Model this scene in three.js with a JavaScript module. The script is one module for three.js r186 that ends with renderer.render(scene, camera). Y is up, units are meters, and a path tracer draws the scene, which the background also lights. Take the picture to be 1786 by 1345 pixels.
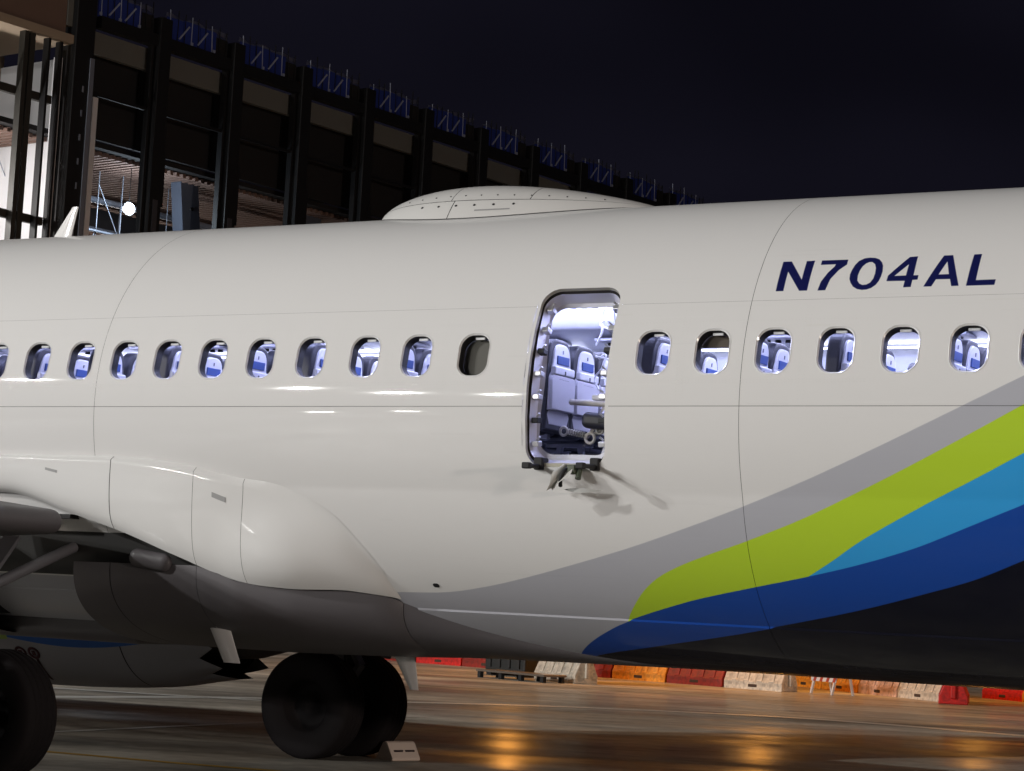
import * as THREE from 'three';
import { mergeGeometries } from 'three/addons/utils/BufferGeometryUtils.js';
import { RoundedBoxGeometry } from 'three/addons/geometries/RoundedBoxGeometry.js';
import { RectAreaLightUniformsLib } from 'three/addons/lights/RectAreaLightUniformsLib.js';

// ---------------------------------------------------------------- camera, sky, lights, exposure
const scene = new THREE.Scene();
const camera = new THREE.PerspectiveCamera(20.527, 1024 / 771, 0.1, 1500);
camera.position.set(8.693, 1.736, 16.58);
camera.up.set(0.00559131, 0.99350053, 0.11369007);
camera.lookAt(8.693 - 48.69554, 1.736 + 10.200613, 16.58 - 86.744982);
const renderer = new THREE.WebGLRenderer({ antialias: true });
renderer.toneMapping = THREE.LinearToneMapping;
renderer.toneMappingExposure = 1;
renderer.shadowMap.enabled = true;
RectAreaLightUniformsLib.init();

let seed = 7;
const rnd = () => { seed = (seed * 1664525 + 1013904223) >>> 0; return seed / 4294967296; };
const rr = (a, b) => a + (b - a) * rnd();
function noise2(seed0) {                                   // tileable value noise, period p
  const h = (x, y) => { let n = (x * 374761393 + y * 668265263 + seed0 * 974711) | 0; n = Math.imul(n ^ (n >>> 13), 1274126177); return ((n ^ (n >>> 16)) >>> 0) / 4294967296; };
  return (x, y, p, q = p) => {
    const x0 = Math.floor(x), y0 = Math.floor(y), fx = x - x0, fy = y - y0, u = fx * fx * (3 - 2 * fx), v = fy * fy * (3 - 2 * fy);
    const m = (a, n) => ((a % n) + n) % n, X0 = m(x0, p), X1 = m(x0 + 1, p), Y0 = m(y0, q), Y1 = m(y0 + 1, q);
    return (h(X0, Y0) * (1 - u) + h(X1, Y0) * u) * (1 - v) + (h(X0, Y1) * (1 - u) + h(X1, Y1) * u) * v;
  };
}
// night sky: near-black blue air with faint, broken cloud
{
  const w = 512, h = 256, d = new Float32Array(w * h * 4), n = noise2(3);
  for (let y = 0; y < h; y++) for (let x = 0; x < w; x++) {
    const e = y / h, c = 0.5 * n(x / 16, y / 8, 32, 999) + 0.3 * n(x / 8 + 5, y / 4, 64, 999) + 0.2 * n(x / 4, y / 2, 128, 999);
    const k = 0.0032 + 0.0055 * Math.max(0, c - 0.32), o = (y * w + x) * 4;
    d[o] = k * 1.0; d[o + 1] = k * 0.93; d[o + 2] = k * 1.75; d[o + 3] = 1;
  }
  const t = new THREE.DataTexture(d, w, h, THREE.RGBAFormat, THREE.FloatType);
  t.mapping = THREE.EquirectangularReflectionMapping; t.magFilter = THREE.LinearFilter; t.needsUpdate = true;
  scene.background = t; scene.environment = t;
}

const lin = (r, g, b) => new THREE.Color().setRGB(r, g, b);
const std = (c, rough = 0.6, metal = 0, extra = {}) => new THREE.MeshStandardMaterial({ color: c, roughness: rough, metalness: metal, side: THREE.DoubleSide, ...extra });
const phy = (c, rough, extra = {}) => new THREE.MeshPhysicalMaterial({ color: c, roughness: rough, side: THREE.DoubleSide, ...extra });
const taken = {};
function numbered(n) { const k = taken[n] = (taken[n] ?? -1) + 1; return k ? `${n}_${String(k).padStart(3, '0')}` : n; }
function finish(o) { o.traverse(m => { if (m.isMesh) { m.castShadow = true; m.receiveShadow = true; } }); return o; }
function thing(name, label, category, p = [0, 0, 0], turn = 0, group) {
  const o = new THREE.Group(); o.name = numbered(name); o.position.set(...p); o.rotation.y = turn;
  o.userData = { label, category }; if (group) o.userData.group = group; scene.add(o); return o;
}
function part(name, geo, mat, parent, p) { const m = new THREE.Mesh(geo, mat); m.name = name; if (p) m.position.set(...p); parent.add(m); m.castShadow = m.receiveShadow = true; return m; }
function structure(name, geo, mat) { const m = new THREE.Mesh(geo, mat); m.name = numbered(name); m.userData.kind = 'structure'; m.receiveShadow = true; m.castShadow = true; scene.add(m); return m; }
const box = (x0, x1, y0, y1, z0, z1) => new THREE.BoxGeometry(x1 - x0, y1 - y0, z1 - z0).translate((x0 + x1) / 2, (y0 + y1) / 2, (z0 + z1) / 2);
const rbox = (x0, x1, y0, y1, z0, z1, r = 0.02, k = 2) => new RoundedBoxGeometry(x1 - x0, y1 - y0, z1 - z0, k, r).translate((x0 + x1) / 2, (y0 + y1) / 2, (z0 + z1) / 2);
const V = (x, y, z) => new THREE.Vector3(x, y, z);
function rod(a, b, r0, r1 = r0, n = 12) {                  // tapered bar from a to b
  const A = V(...a), B = V(...b), d = B.clone().sub(A), g = new THREE.CylinderGeometry(r1, r0, d.length(), n);
  g.applyQuaternion(new THREE.Quaternion().setFromUnitVectors(V(0, 1, 0), d.clone().normalize()));
  return g.translate((A.x + B.x) / 2, (A.y + B.y) / 2, (A.z + B.z) / 2);
}
function beam(a, b, w, h) {                                // box section bar from a to b
  const A = V(...a), B = V(...b), d = B.clone().sub(A), g = new THREE.BoxGeometry(d.length(), h, w);
  const x = d.clone().normalize(), y = Math.abs(x.y) > 0.95 ? V(1, 0, 0) : V(0, 1, 0), z = x.clone().cross(y).normalize(); y.copy(z.clone().cross(x));
  g.applyMatrix4(new THREE.Matrix4().makeBasis(x, y, z)); return g.translate((A.x + B.x) / 2, (A.y + B.y) / 2, (A.z + B.z) / 2);
}
function tube(pts, r, n = 24, m = 8) { return new THREE.TubeGeometry(new THREE.CatmullRomCurve3(pts.map(p => V(...p))), n, r, m); }
const merge = (list) => mergeGeometries(list.map(g => { const q = g.index ? g.toNonIndexed() : g; if (!q.attributes.uv) q.setAttribute('uv', new THREE.BufferAttribute(new Float32Array(q.attributes.position.count * 2), 2)); return q; }));
function grid(nu, nv, f, closed = false) {                 // f(u, v) -> [x, y, z, (U, Vv)], smooth normals
  const pos = [], uv = [], idx = [];
  for (let j = 0; j <= nv; j++) for (let i = 0; i <= nu; i++) { const p = f(i / nu, j / nv); pos.push(p[0], p[1], p[2]); uv.push(p[3] ?? i / nu, p[4] ?? j / nv); }
  for (let j = 0; j < nv; j++) for (let i = 0; i < nu; i++) { const a = j * (nu + 1) + i, b = a + 1, c = a + nu + 1, d = c + 1; idx.push(a, b, d, a, d, c); }
  const g = new THREE.BufferGeometry();
  g.setAttribute('position', new THREE.Float32BufferAttribute(pos, 3)); g.setAttribute('uv', new THREE.Float32BufferAttribute(uv, 2)); g.setIndex(idx); g.computeVertexNormals();
  return g;
}
function noiseTexture(w, h, f, srgb = true, rep) {
  const d = new Uint8Array(w * h * 4);
  for (let y = 0; y < h; y++) for (let x = 0; x < w; x++) { const c = f(x / w, y / h), o = (y * w + x) * 4; for (let k = 0; k < 3; k++) d[o + k] = Math.max(0, Math.min(255, c[k])); d[o + 3] = 255; }
  const t = new THREE.DataTexture(d, w, h); t.wrapS = t.wrapT = THREE.RepeatWrapping; t.magFilter = THREE.LinearFilter; t.minFilter = THREE.LinearFilter;
  if (srgb) t.colorSpace = THREE.SRGBColorSpace; if (rep) t.repeat.set(...rep); t.needsUpdate = true; return t;
}

// ---------------------------------------------------------------- flood lights of the apron (behind the camera, mirrored in the fuselage)
const glowMat = new THREE.MeshStandardMaterial({ color: 0x222222, emissive: lin(1, 0.97, 0.9), emissiveIntensity: 6, roughness: 0.4 });
const steel = std(lin(0.2, 0.2, 0.21), 0.5, 0.6);
const darkSteel = std(lin(0.02, 0.021, 0.024), 0.6, 0.3);
function mast(label, at, aim, w, h, kind, power, colour = lin(1, 0.985, 0.955), soft = 20) {
  const t = thing('floodlight_mast', label, 'floodlight', [at[0], 0, at[2]], 0, 'floodlight masts around the apron');
  part('pole', rod([0, 0, 0], [0, at[1] - 0.4, 0], 0.22, 0.1, 16), steel, t);
  const dir = V(aim[0] - at[0], aim[1] - at[1], aim[2] - at[2]).normalize();
  const head = new THREE.Group(); head.name = 'lamp_head'; head.position.set(0, at[1], 0); t.add(head);
  head.lookAt(head.getWorldPosition(V(0, 0, 0)).add(dir));
  part('lamp_housing', rbox(-w / 2 - 0.06, w / 2 + 0.06, -h / 2 - 0.06, h / 2 + 0.06, -0.3, -0.02, 0.03), darkSteel, head);
  part('lamp_glass', box(-w / 2, w / 2, -h / 2, h / 2, -0.018, -0.005), glowMat, head);
  let l;
  if (kind === 'spot') {
    l = new THREE.SpotLight(colour, power, 0, 0.66, 0.25, 2); l.position.set(at[0] + dir.x * 0.3, at[1] + dir.y * 0.3, at[2] + dir.z * 0.3); l.target.position.set(...aim);
    l.castShadow = true; l.shadow.mapSize.set(2048, 2048); l.shadow.radius = soft; scene.add(l, l.target);
  } else {
    l = new THREE.RectAreaLight(colour, power, w, h); l.position.set(at[0] + dir.x * 0.02, at[1] + dir.y * 0.02, at[2] + dir.z * 0.02); l.lookAt(...aim); scene.add(l);
  }
  l.name = 'floodlight'; return t;
}
mast('tall mast carrying the main floodlight ahead of the left wing', [-46, 26.0, 33.0], [-2, 2.5, -2], 1.4, 0.8, 'spot', 4300);
mast('second tall floodlight mast standing beside the main one', [-49, 23.0, 31.0], [-3, 2.0, -6], 1.4, 0.8, 'spot', 1700);
mast('floodlight mast nearest the aircraft nose', [-66, 27, 66], [0, 3, 0], 1.5, 0.5, 'area', 3000);
mast('floodlight mast on the near edge of the apron', [-53, 21.3, 73.5], [0, 3, 0], 0.7, 0.6, 'area', 7300);
mast('floodlight mast with a wide lamp head on the near edge of the apron', [-48.6, 18.2, 76.6], [0, 3, 0], 1.0, 0.5, 'area', 7300);
mast('floodlight mast at the aft end of the row', [-44, 17.2, 79], [0, 3, 0], 0.6, 0.4, 'area', 7000);
mast('low light tower standing on the apron before the wing', [-35.2, 4.0, 51.5], [0, 3, 0], 0.9, 0.3, 'area', 160);
mast('low light tower nearest the camera side', [-32.3, 4.4, 52.8], [0, 3, 0], 0.8, 0.3, 'area', 160);
mast('warm floodlight mast far behind the tail', [62, 7, 22], [-4, 0.6, -3], 2, 1, 'area', 1500, lin(1, 0.84, 0.74));

// ---------------------------------------------------------------- ground
{
  const n = noise2(11), n2 = noise2(23);
  const col = noiseTexture(1024, 1024, (u, v) => {
    const a = 0.5 * n(u * 5, v * 18, 5, 18) + 0.3 * n2(u * 16, v * 60, 16, 60) + 0.2 * n(u * 60, v * 120, 60, 120);
    const f = n2(u * 256, v * 256, 256);
    const k = 160 + 70 * (a - 0.5) * 2 + 20 * (f - 0.5);
    return [k * 1.03, k, k * 0.93];
  }, true, [1 / 26, 1 / 26]);
  const rough = noiseTexture(1024, 1024, (u, v) => {
    const a = 0.55 * n2(u * 5 + 3, v * 14, 5, 14) + 0.3 * n(u * 16, v * 44, 16, 44) + 0.15 * n2(u * 90, v * 120, 90, 120);
    const k = 255 * Math.min(1, Math.max(0.45, 0.7 + (a - 0.44) * 1.2)); return [k, k, k];
  }, false, [1 / 26, 1 / 26]);
  const bump = noiseTexture(1024, 1024, (u, v) => { const k = 255 * (0.5 * n(u * 128, v * 128, 128) + 0.5 * n2(u * 400, v * 400, 400)); return [k, k, k]; }, false, [1 / 5, 1 / 5]);
  const wet = noiseTexture(512, 512, (u, v) => { const a = 0.6 * n2(u * 6 + 1, v * 16, 6, 16) + 0.4 * n(u * 22, v * 50, 22, 50), k = 255 * Math.min(1, Math.max(0.05, (a - 0.3) * 2.4)); return [k, k, k]; }, false, [1 / 26, 1 / 26]);
  const m = phy(0xffffff, 1, { map: col, roughnessMap: rough, bumpMap: bump, bumpScale: 0.0005, specularIntensity: 0.22, clearcoat: 0.42, clearcoatMap: wet, clearcoatRoughness: 0.2 });
  const S = 420, turn = 0.42, g = new THREE.PlaneGeometry(2 * S, 2 * S).rotateX(-Math.PI / 2), p = g.attributes.position, uv = g.attributes.uv;
  for (let i = 0; i < p.count; i++) { const x = p.getX(i), z = p.getZ(i); uv.setXY(i, x * Math.cos(turn) - z * Math.sin(turn), x * Math.sin(turn) + z * Math.cos(turn)); }
  structure('ground', g, m);
}
const paintWhite = std(lin(0.62, 0.62, 0.58), 0.5), paintYellow = std(lin(0.6, 0.36, 0.05), 0.5);
function stripe(name, pts, w, mat, y = 0.005) {
  const c = new THREE.CatmullRomCurve3(pts.map(([x, z]) => V(x, y, z)));
  const n = 60, g = grid(n, 1, (u, v) => { const p = c.getPoint(u), t = c.getTangent(u); const s = (v - 0.5) * w; return [p.x - t.z * s, y, p.z + t.x * s]; });
  return structure(name, g, mat);
}
stripe('white_apron_line', [[-14.5, -3], [-12.97, -8.19], [-12.1, -11.6], [-10.43, -14.24], [-8.6, -16.7], [-6.06, -18.5], [-4.79, -19.0], [-1.02, -18.6], [3, -17.5]], 0.42, paintWhite);
stripe('white_apron_line', [[-7.9, -1], [-7.92, -2.45], [-8.05, -6.78], [-8.1, -9.0]], 0.14, paintWhite);
stripe('white_apron_line', [[-18, -9.3], [-14.82, -10.28], [-11.47, -11.49], [-10.2, -12.1]], 0.3, paintWhite, 0.009);
stripe('white_apron_line', [[-8.35, -9.9], [-7.95, -10.95]], 0.3, paintWhite);
stripe('yellow_apron_line', [[-8.5, 0.1], [-6.18, -0.34], [-4.56, -0.53], [-3.4, -0.75]], 0.14, paintYellow);

// ---------------------------------------------------------------- fuselage section: upper and lower lobe
const H = 3.334, R = 1.88, YL = 3.08, RL = 1.80, CR = -0.705;
const aC = Math.asin(CR / R), bC = Math.asin((H + CR - YL) / RL), sC = R * aC, sTop = R * Math.PI / 2, sBot = sC + RL * (-Math.PI / 2 - bC);
function taper(X) {                                        // [scale, lift] outside the constant barrel
  if (X < -14) { const t = Math.min(1, (-14 - X) / 8.6); return [Math.max(0.03, Math.pow(1 - t * t, 0.62)), -0.35 * t * t]; }
  if (X > 6) { const t = Math.min(1, (X - 6) / 14); return [1 - 0.88 * Math.pow(t, 1.35), 1.15 * Math.pow(t, 1.4)]; }
  return [1, 0];
}
function section(s) {                                      // -> y, z, ny, nz
  let m = 1; if (s > sTop) { s = 2 * sTop - s; m = -1; } else if (s < sBot) { s = 2 * sBot - s; m = -1; }
  if (s >= sC) { const a = s / R; return [H + R * Math.sin(a), m * R * Math.cos(a), Math.sin(a), m * Math.cos(a), s]; }
  const b = bC + (s - sC) / RL; return [YL + RL * Math.sin(b), m * RL * Math.cos(b), Math.sin(b), m * Math.cos(b), s];
}
function skinPoint(X, s, off = 0) { const [y, z, ny, nz] = section(s), [k, l] = taper(X); return [X, H + (y - H) * k + l + ny * off, z * k + nz * off]; }
class Skin {                                               // gathers patches of skin in (X, s) and builds one mesh
  constructor(off = 0) { this.p = []; this.n = []; this.uv = []; this.i = []; this.off = off; }
  vert(X, s) {
    const q = skinPoint(X, s, this.off), [, , ny, nz, t] = section(s), e = 0.02, [k1, l1] = taper(X + e), [k0, l0] = taper(X - e), [y, z] = section(s);
    const nx = -((k1 - k0) * ((y - H) * ny + z * nz) + (l1 - l0) * ny) / (2 * e), L = Math.hypot(nx, 1);
    this.p.push(...q); this.n.push(nx / L, ny / L, nz / L); this.uv.push((X + 1) / 8, (t + 3.1) / 4.5); return this.p.length / 3 - 1;
  }
  rect(x0, x1, s0, s1, dx = 0.5, ds = 0.05) {
    if (x1 - x0 < 1e-4 || s1 - s0 < 1e-4) return this;
    const nx = Math.max(1, Math.ceil((x1 - x0) / dx)), ns = Math.max(1, Math.ceil((s1 - s0) / ds)), b = this.p.length / 3;
    for (let j = 0; j <= ns; j++) for (let i = 0; i <= nx; i++) this.vert(x0 + (x1 - x0) * i / nx, s0 + (s1 - s0) * j / ns);
    for (let j = 0; j < ns; j++) for (let i = 0; i < nx; i++) { const a = b + j * (nx + 1) + i; this.i.push(a, a + 1, a + nx + 2, a, a + nx + 2, a + nx + 1); }
    return this;
  }
  cell(x0, x1, s0, s1, hole, rings = 3) {                  // rectangle with a rounded hole
    const n = hole.length, cx = hole.reduce((a, h) => a + h[0], 0) / n, cs = hole.reduce((a, h) => a + h[1], 0) / n, b = this.p.length / 3;
    const hx0 = Math.min(...hole.map(h => h[0])), hx1 = Math.max(...hole.map(h => h[0])), hs0 = Math.min(...hole.map(h => h[1])), hs1 = Math.max(...hole.map(h => h[1]));
    const out = hole.map(([x, s]) => {                     // scale the hole's box to the rectangle, then push to its border
      let u = (x - (hx0 + hx1) / 2) / ((hx1 - hx0) / 2), v = (s - (hs0 + hs1) / 2) / ((hs1 - hs0) / 2); const m = Math.max(Math.abs(u), Math.abs(v)); u /= m; v /= m;
      return [(x0 + x1) / 2 + u * (x1 - x0) / 2, (s0 + s1) / 2 + v * (s1 - s0) / 2];
    });
    let bestCorner = [[x0, s0], [x1, s0], [x1, s1], [x0, s1]];
    for (const c of bestCorner) { let bi = 0, bd = 1e9; out.forEach((o, i) => { const d = Math.hypot(o[0] - c[0], o[1] - c[1]); if (d < bd) { bd = d; bi = i; } }); out[bi] = c; }
    for (let r = 0; r <= rings; r++) for (let i = 0; i < n; i++) { const t = r / rings; this.vert(hole[i][0] + (out[i][0] - hole[i][0]) * t, hole[i][1] + (out[i][1] - hole[i][1]) * t); }
    for (let r = 0; r < rings; r++) for (let i = 0; i < n; i++) { const a = b + r * n + i, c = b + r * n + (i + 1) % n; this.i.push(a, a + n, c + n, a, c + n, c); }
    return this;
  }
  build() {
    const g = new THREE.BufferGeometry(); g.setAttribute('position', new THREE.Float32BufferAttribute(this.p, 3)); g.setAttribute('normal', new THREE.Float32BufferAttribute(this.n, 3));
    g.setAttribute('uv', new THREE.Float32BufferAttribute(this.uv, 2)); g.setIndex(this.i); return g;
  }
}
function roundHole(cx, cs, w, h, r, per = 8) {             // outline of a rounded rectangle, points spread along sides and corners
  const pts = [], q = [[1, 1, 0], [-1, 1, 90], [-1, -1, 180], [1, -1, 270]], side = 5;
  for (let k = 0; k < 4; k++) {
    const [sx, sy, a0] = q[k], ox = cx + sx * (w / 2 - r), oy = cs + sy * (h / 2 - r);
    for (let i = 0; i <= per; i++) { const a = (a0 + 90 * i / per) * Math.PI / 180; pts.push([ox + r * Math.cos(a), oy + r * Math.sin(a)]); }
    const [nx, ny, b0] = q[(k + 1) % 4], b = b0 * Math.PI / 180, e = pts[pts.length - 1], f = [cx + nx * (w / 2 - r) + r * Math.cos(b), cs + ny * (h / 2 - r) + r * Math.sin(b)];
    for (let i = 1; i < side; i++) pts.push([e[0] + (f[0] - e[0]) * i / side, e[1] + (f[1] - e[1]) * i / side]);
  }
  return pts;
}
function ringStrip(pts, o0, o1, grow0 = 0, grow1 = 0, steps = 1) { // band following an outline from skin depth o0 to o1
  const cx = pts.reduce((a, p) => a + p[0], 0) / pts.length, cs = pts.reduce((a, p) => a + p[1], 0) / pts.length, n = pts.length;
  return grid(n, steps, (u, v) => { const p = pts[Math.round(u * n) % n], g = grow0 + (grow1 - grow0) * v, d = Math.hypot(p[0] - cx, p[1] - cs); return skinPoint(p[0] + (p[0] - cx) / d * g, p[1] + (p[1] - cs) / d * g, o0 + (o1 - o0) * v); });
}
function fillOutline(pts, off) {                           // gently curved sheet closing an outline
  const c = pts.reduce((a, p) => [a[0] + p[0] / pts.length, a[1] + p[1] / pts.length], [0, 0]), n = pts.length;
  return grid(n, 4, (u, v) => { const p = pts[Math.round(u * n) % n]; return skinPoint(c[0] + (p[0] - c[0]) * v, c[1] + (p[1] - c[1]) * v, off); });
}

// ---------------------------------------------------------------- materials of the aircraft
const livery = (() => {
  const W = 2048, Hh = 1152, cv = document.createElement('canvas'); cv.width = W; cv.height = Hh; const c = cv.getContext('2d');
  const px = ([X, s]) => [(X + 1) / 8 * W, Hh - (s + 3.1) / 4.5 * Hh];
  const path = (loops, fill) => { c.beginPath(); for (const l of loops) { l.forEach((p, i) => { const q = px(p); i ? c.lineTo(...q) : c.moveTo(...q); }); c.closePath(); } c.fillStyle = fill; c.fill('evenodd'); };
  const smooth = (pts) => { const k = new THREE.CatmullRomCurve3(pts.map(p => V(p[0], p[1], 0)), false, 'centripetal'); return k.getPoints(pts.length * 8).map(p => [p.x, p.y]); };
  c.fillStyle = 'rgb(223,222,221)'; c.fillRect(0, 0, W, Hh);
  const ext = (pts) => { const [a, b] = pts; const m = (a[1] - b[1]) / (a[0] - b[0]); return [[7.1, a[1] + m * (7.1 - a[0])], ...pts]; };
  const close = [[-1.2, -3.3], [7.2, -3.3]];
  path([[...smooth(ext([[4.551, 0.18], [4.205, 0.009], [3.787, -0.192], [3.351, -0.395], [2.894, -0.598], [2.418, -0.793], [1.925, -0.977], [1.408, -1.161], [0.865, -1.336], [0.293, -1.513], [-0.061, -1.609], [-0.417, -1.68], [-0.848, -1.705], [-1.2, -1.71]])), ...close]], 'rgb(178,179,187)');
  path([[...smooth(ext([[4.559, -0.024], [4.208, -0.215], [3.781, -0.44], [3.333, -0.664], [2.869, -0.884], [2.385, -1.08], [2.032, -1.213], [1.768, -1.325], [1.57, -1.44], [1.406, -1.59], [1.233, -1.823], [1.179, -1.919]])), [1.4, -2.2], [7.2, -2.2]]], 'rgb(180,211,52)');
  path([[...smooth(ext([[4.558, -0.366], [4.196, -0.559], [3.758, -0.788], [3.299, -1.05], [3.052, -1.223], [2.847, -1.36]])), [3.2, -1.8], [7.2, -1.8]]], 'rgb(52,158,224)');
  path([[...smooth(ext([[4.538, -0.737], [4.174, -0.892], [3.732, -1.081], [3.273, -1.238], [2.847, -1.36], [2.305, -1.503], [1.783, -1.659], [1.179, -1.919], [0.936, -2.073], [0.69, -2.287], [0.493, -2.543], [0.35, -2.9], [0.3, -3.3]])), [7.2, -3.3]]], 'rgb(22,70,158)');
  path([[...smooth(ext([[4.505, -1.157], [4.125, -1.332], [3.669, -1.496], [3.192, -1.662], [2.695, -1.82], [2.17, -1.988], [1.325, -2.264], [0.683, -2.54], [0.45, -2.75], [0.36, -3.0], [0.3, -3.3]])), [7.2, -3.3]]], 'rgb(9,11,28)');
  const glyphs = [
    [[[2.575, 0.896], [2.565, 1.194], [2.633, 1.194], [2.762, 1.0], [2.757, 1.192], [2.822, 1.194], [2.827, 0.895], [2.764, 0.895], [2.631, 1.088], [2.636, 0.897]]],
    [[[2.879, 1.193], [3.088, 1.193], [3.091, 1.141], [3.039, 1.087], [2.991, 0.999], [2.973, 0.894], [2.912, 0.892], [2.922, 0.976], [2.958, 1.062], [2.996, 1.124], [3.002, 1.148], [2.881, 1.147]]],
    [[[3.144, 0.993], [3.139, 1.039], [3.145, 1.085], [3.158, 1.133], [3.179, 1.173], [3.216, 1.2], [3.258, 1.206], [3.302, 1.2], [3.337, 1.182], [3.363, 1.151], [3.38, 1.115], [3.389, 1.059], [3.387, 1.009], [3.378, 0.964], [3.361, 0.929], [3.33, 0.901], [3.296, 0.888], [3.26, 0.886], [3.222, 0.896], [3.186, 0.92], [3.161, 0.955]], [[3.209, 0.975], [3.203, 1.025], [3.208, 1.075], [3.221, 1.117], [3.241, 1.145], [3.265, 1.159], [3.287, 1.158], [3.314, 1.134], [3.329, 1.093], [3.335, 1.038], [3.331, 0.989], [3.314, 0.952], [3.287, 0.934], [3.257, 0.931], [3.23, 0.946]]],
    [[[3.571, 1.197], [3.632, 1.201], [3.637, 1.008], [3.675, 1.008], [3.676, 0.966], [3.637, 0.965], [3.636, 0.9], [3.579, 0.899], [3.58, 0.96], [3.439, 0.962], [3.441, 1.013]], [[3.49, 1.008], [3.58, 1.009], [3.58, 1.122]]],
    [[[3.733, 0.901], [3.832, 1.199], [3.9, 1.2], [3.997, 0.899], [3.943, 0.898], [3.922, 0.963], [3.816, 0.964], [3.792, 0.9]], [[3.827, 1.008], [3.906, 1.009], [3.87, 1.137]]],
    [[[4.059, 1.199], [4.117, 1.201], [4.118, 0.945], [4.264, 0.947], [4.262, 0.898], [4.053, 0.897]]]];
  for (const g of glyphs) path(g, 'rgb(22,26,78)');
  // fine grime: streaks and specks in the paint
  for (let i = 0; i < 260; i++) { c.fillStyle = `rgba(${rnd() < 0.5 ? '90,85,75' : '240,240,240'},${rr(0.006, 0.02).toFixed(3)})`; c.fillRect(rr(0, W), rr(0, Hh), rr(20, 180), rr(1, 5)); }
  const t = new THREE.CanvasTexture(cv); t.colorSpace = THREE.SRGBColorSpace; t.wrapS = t.wrapT = THREE.ClampToEdgeWrapping; return t;
})();
const waves = (() => { const n = noise2(41), n2 = noise2(5); return noiseTexture(512, 512, (u, v) => { const k = 255 * (0.7 * n(u * 4, v * 4, 4) + 0.3 * n2(u * 10, v * 8, 10, 8)); return [k, k, k]; }, false, [4, 2.25]); })();
const paintTone = (() => { const n = noise2(77), n2 = noise2(78); return noiseTexture(256, 256, (u, v) => { const k = 140 + 24 * (0.6 * n(u * 5, v * 7, 5, 7) + 0.4 * n2(u * 30, v * 30, 30) - 0.5); return [k, k, k]; }, false, [5, 3]); })();
const skinMat = phy(0xffffff, 1, { map: livery, roughnessMap: paintTone, bumpMap: waves, bumpScale: 0.0008, specularIntensity: 0.1, clearcoat: 0.5, clearcoatRoughness: 0.03 });
const whitePaint = phy(lin(0.72, 0.715, 0.705), 0.55, { specularIntensity: 0.4, clearcoat: 0.7, clearcoatRoughness: 0.08 });
const greyPaint = phy(lin(0.105, 0.098, 0.105), 0.5, { specularIntensity: 0.5, clearcoat: 0.1, clearcoatRoughness: 0.2 });
const black = std(lin(0.008, 0.008, 0.009), 0.7), rubber = phy(lin(0.014, 0.012, 0.013), 0.8, { specularIntensity: 0.35 }), gap = std(lin(0.03, 0.03, 0.03), 0.8);
const alu = std(lin(0.55, 0.55, 0.58), 0.35, 0.7), brightRim = phy(lin(0.85, 0.85, 0.85), 0.2, { clearcoat: 1, clearcoatRoughness: 0.05 });
const glass = new THREE.MeshPhysicalMaterial({ color: 0xffffff, roughness: 0.02, transmission: 1, thickness: 0, ior: 1.45, side: THREE.DoubleSide });

// ---------------------------------------------------------------- aircraft
const plane = thing('airplane', 'white passenger jet with green and blue stripes and an open door hole', 'airplane');
const winX = [-4.563, -4.05, -3.552, -3.07, -2.57, -2.062, -1.545, -1.002, -0.495, 0.046, 1.647, 2.142, 2.639, 3.135, 3.629, 4.14];
for (let k = 1; k <= 9; k++) winX.unshift(-4.563 - 0.508 * k);
for (let k = 1; k <= 3; k++) winX.push(4.14 + 0.508 * k);
const wS = 0.392, wW = 0.279, wH = 0.362, b0 = 0.09, b1 = 0.69;
const lapLow = -1.93, lapMid = -0.035, lapUp = 0.813, G2 = 0.0019, G3 = 0.0007;
const dX0 = 0.572, dX1 = 1.272, dS0 = -0.516, dS1 = 0.985, D = [0.542, 1.302, -0.546, 1.015];
const doorHole = roundHole((dX0 + dX1) / 2, (dS0 + dS1) / 2, dX1 - dX0, dS1 - dS0, 0.15, 10);
const secs = [[-14, -3.82], [-3.82, 2.4], [2.4, 8]];
secs.forEach(([X0, X1], k) => {
  const x0 = X0 + G2, x1 = X1 - G2, door = k === 1;
  const up = new Skin(), mid = new Skin(), low = new Skin(), bot = new Skin(0.011), far = new Skin();
  if (door) { up.rect(x0, D[0], lapUp + G3, 1.015).rect(D[1], x1, lapUp + G3, 1.015).rect(x0, x1, 1.015, 2 * sTop - lapUp); low.rect(x0, D[0], -0.546, lapMid - G2).rect(D[1], x1, -0.546, lapMid - G2).rect(x0, x1, lapLow, -0.546); }
  else { up.rect(x0, x1, lapUp + G3, 2 * sTop - lapUp); low.rect(x0, x1, lapLow, lapMid - G2); }
  const strips = door ? [[x0, D[0]], [D[1], x1]] : [[x0, x1]];
  for (const [a, b] of strips) {
    mid.rect(a, b, lapMid + G2, b0).rect(a, b, b1, lapUp - G3);
    const ws = winX.filter(w => w > a && w < b); let e = a;
    ws.forEach((w, i) => { const r = i + 1 < ws.length ? (w + ws[i + 1]) / 2 : b; if (w - e > 0.35) { mid.rect(e, w - 0.25, b0, b1); e = w - 0.25; } let r2 = r; if (r - w > 0.35) { r2 = w + 0.25; mid.rect(r2, r, b0, b1); } mid.cell(e, r2, b0, b1, roundHole(w, wS, wW, wH, 0.115)); e = r; });
  }
  bot.rect(x0, x1, sBot, lapLow + 0.02); far.rect(x0, x1, 2 * sTop - lapUp, 2 * sTop - sBot);
  for (const [n, s] of [['upper_skin_panel', up], ['window_belt_panel', mid], ['side_skin_panel', low], ['belly_skin_panel', bot], ['starboard_skin_panel', far]]) part(n, s.build(), skinMat, plane);
});
part('nose_section', new Skin().rect(-22.6, -14, sBot, sTop, 0.3, 0.15).rect(-22.6, -14, sTop, 2 * sTop - sBot, 0.3, 0.15).build(), skinMat, plane);
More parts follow.
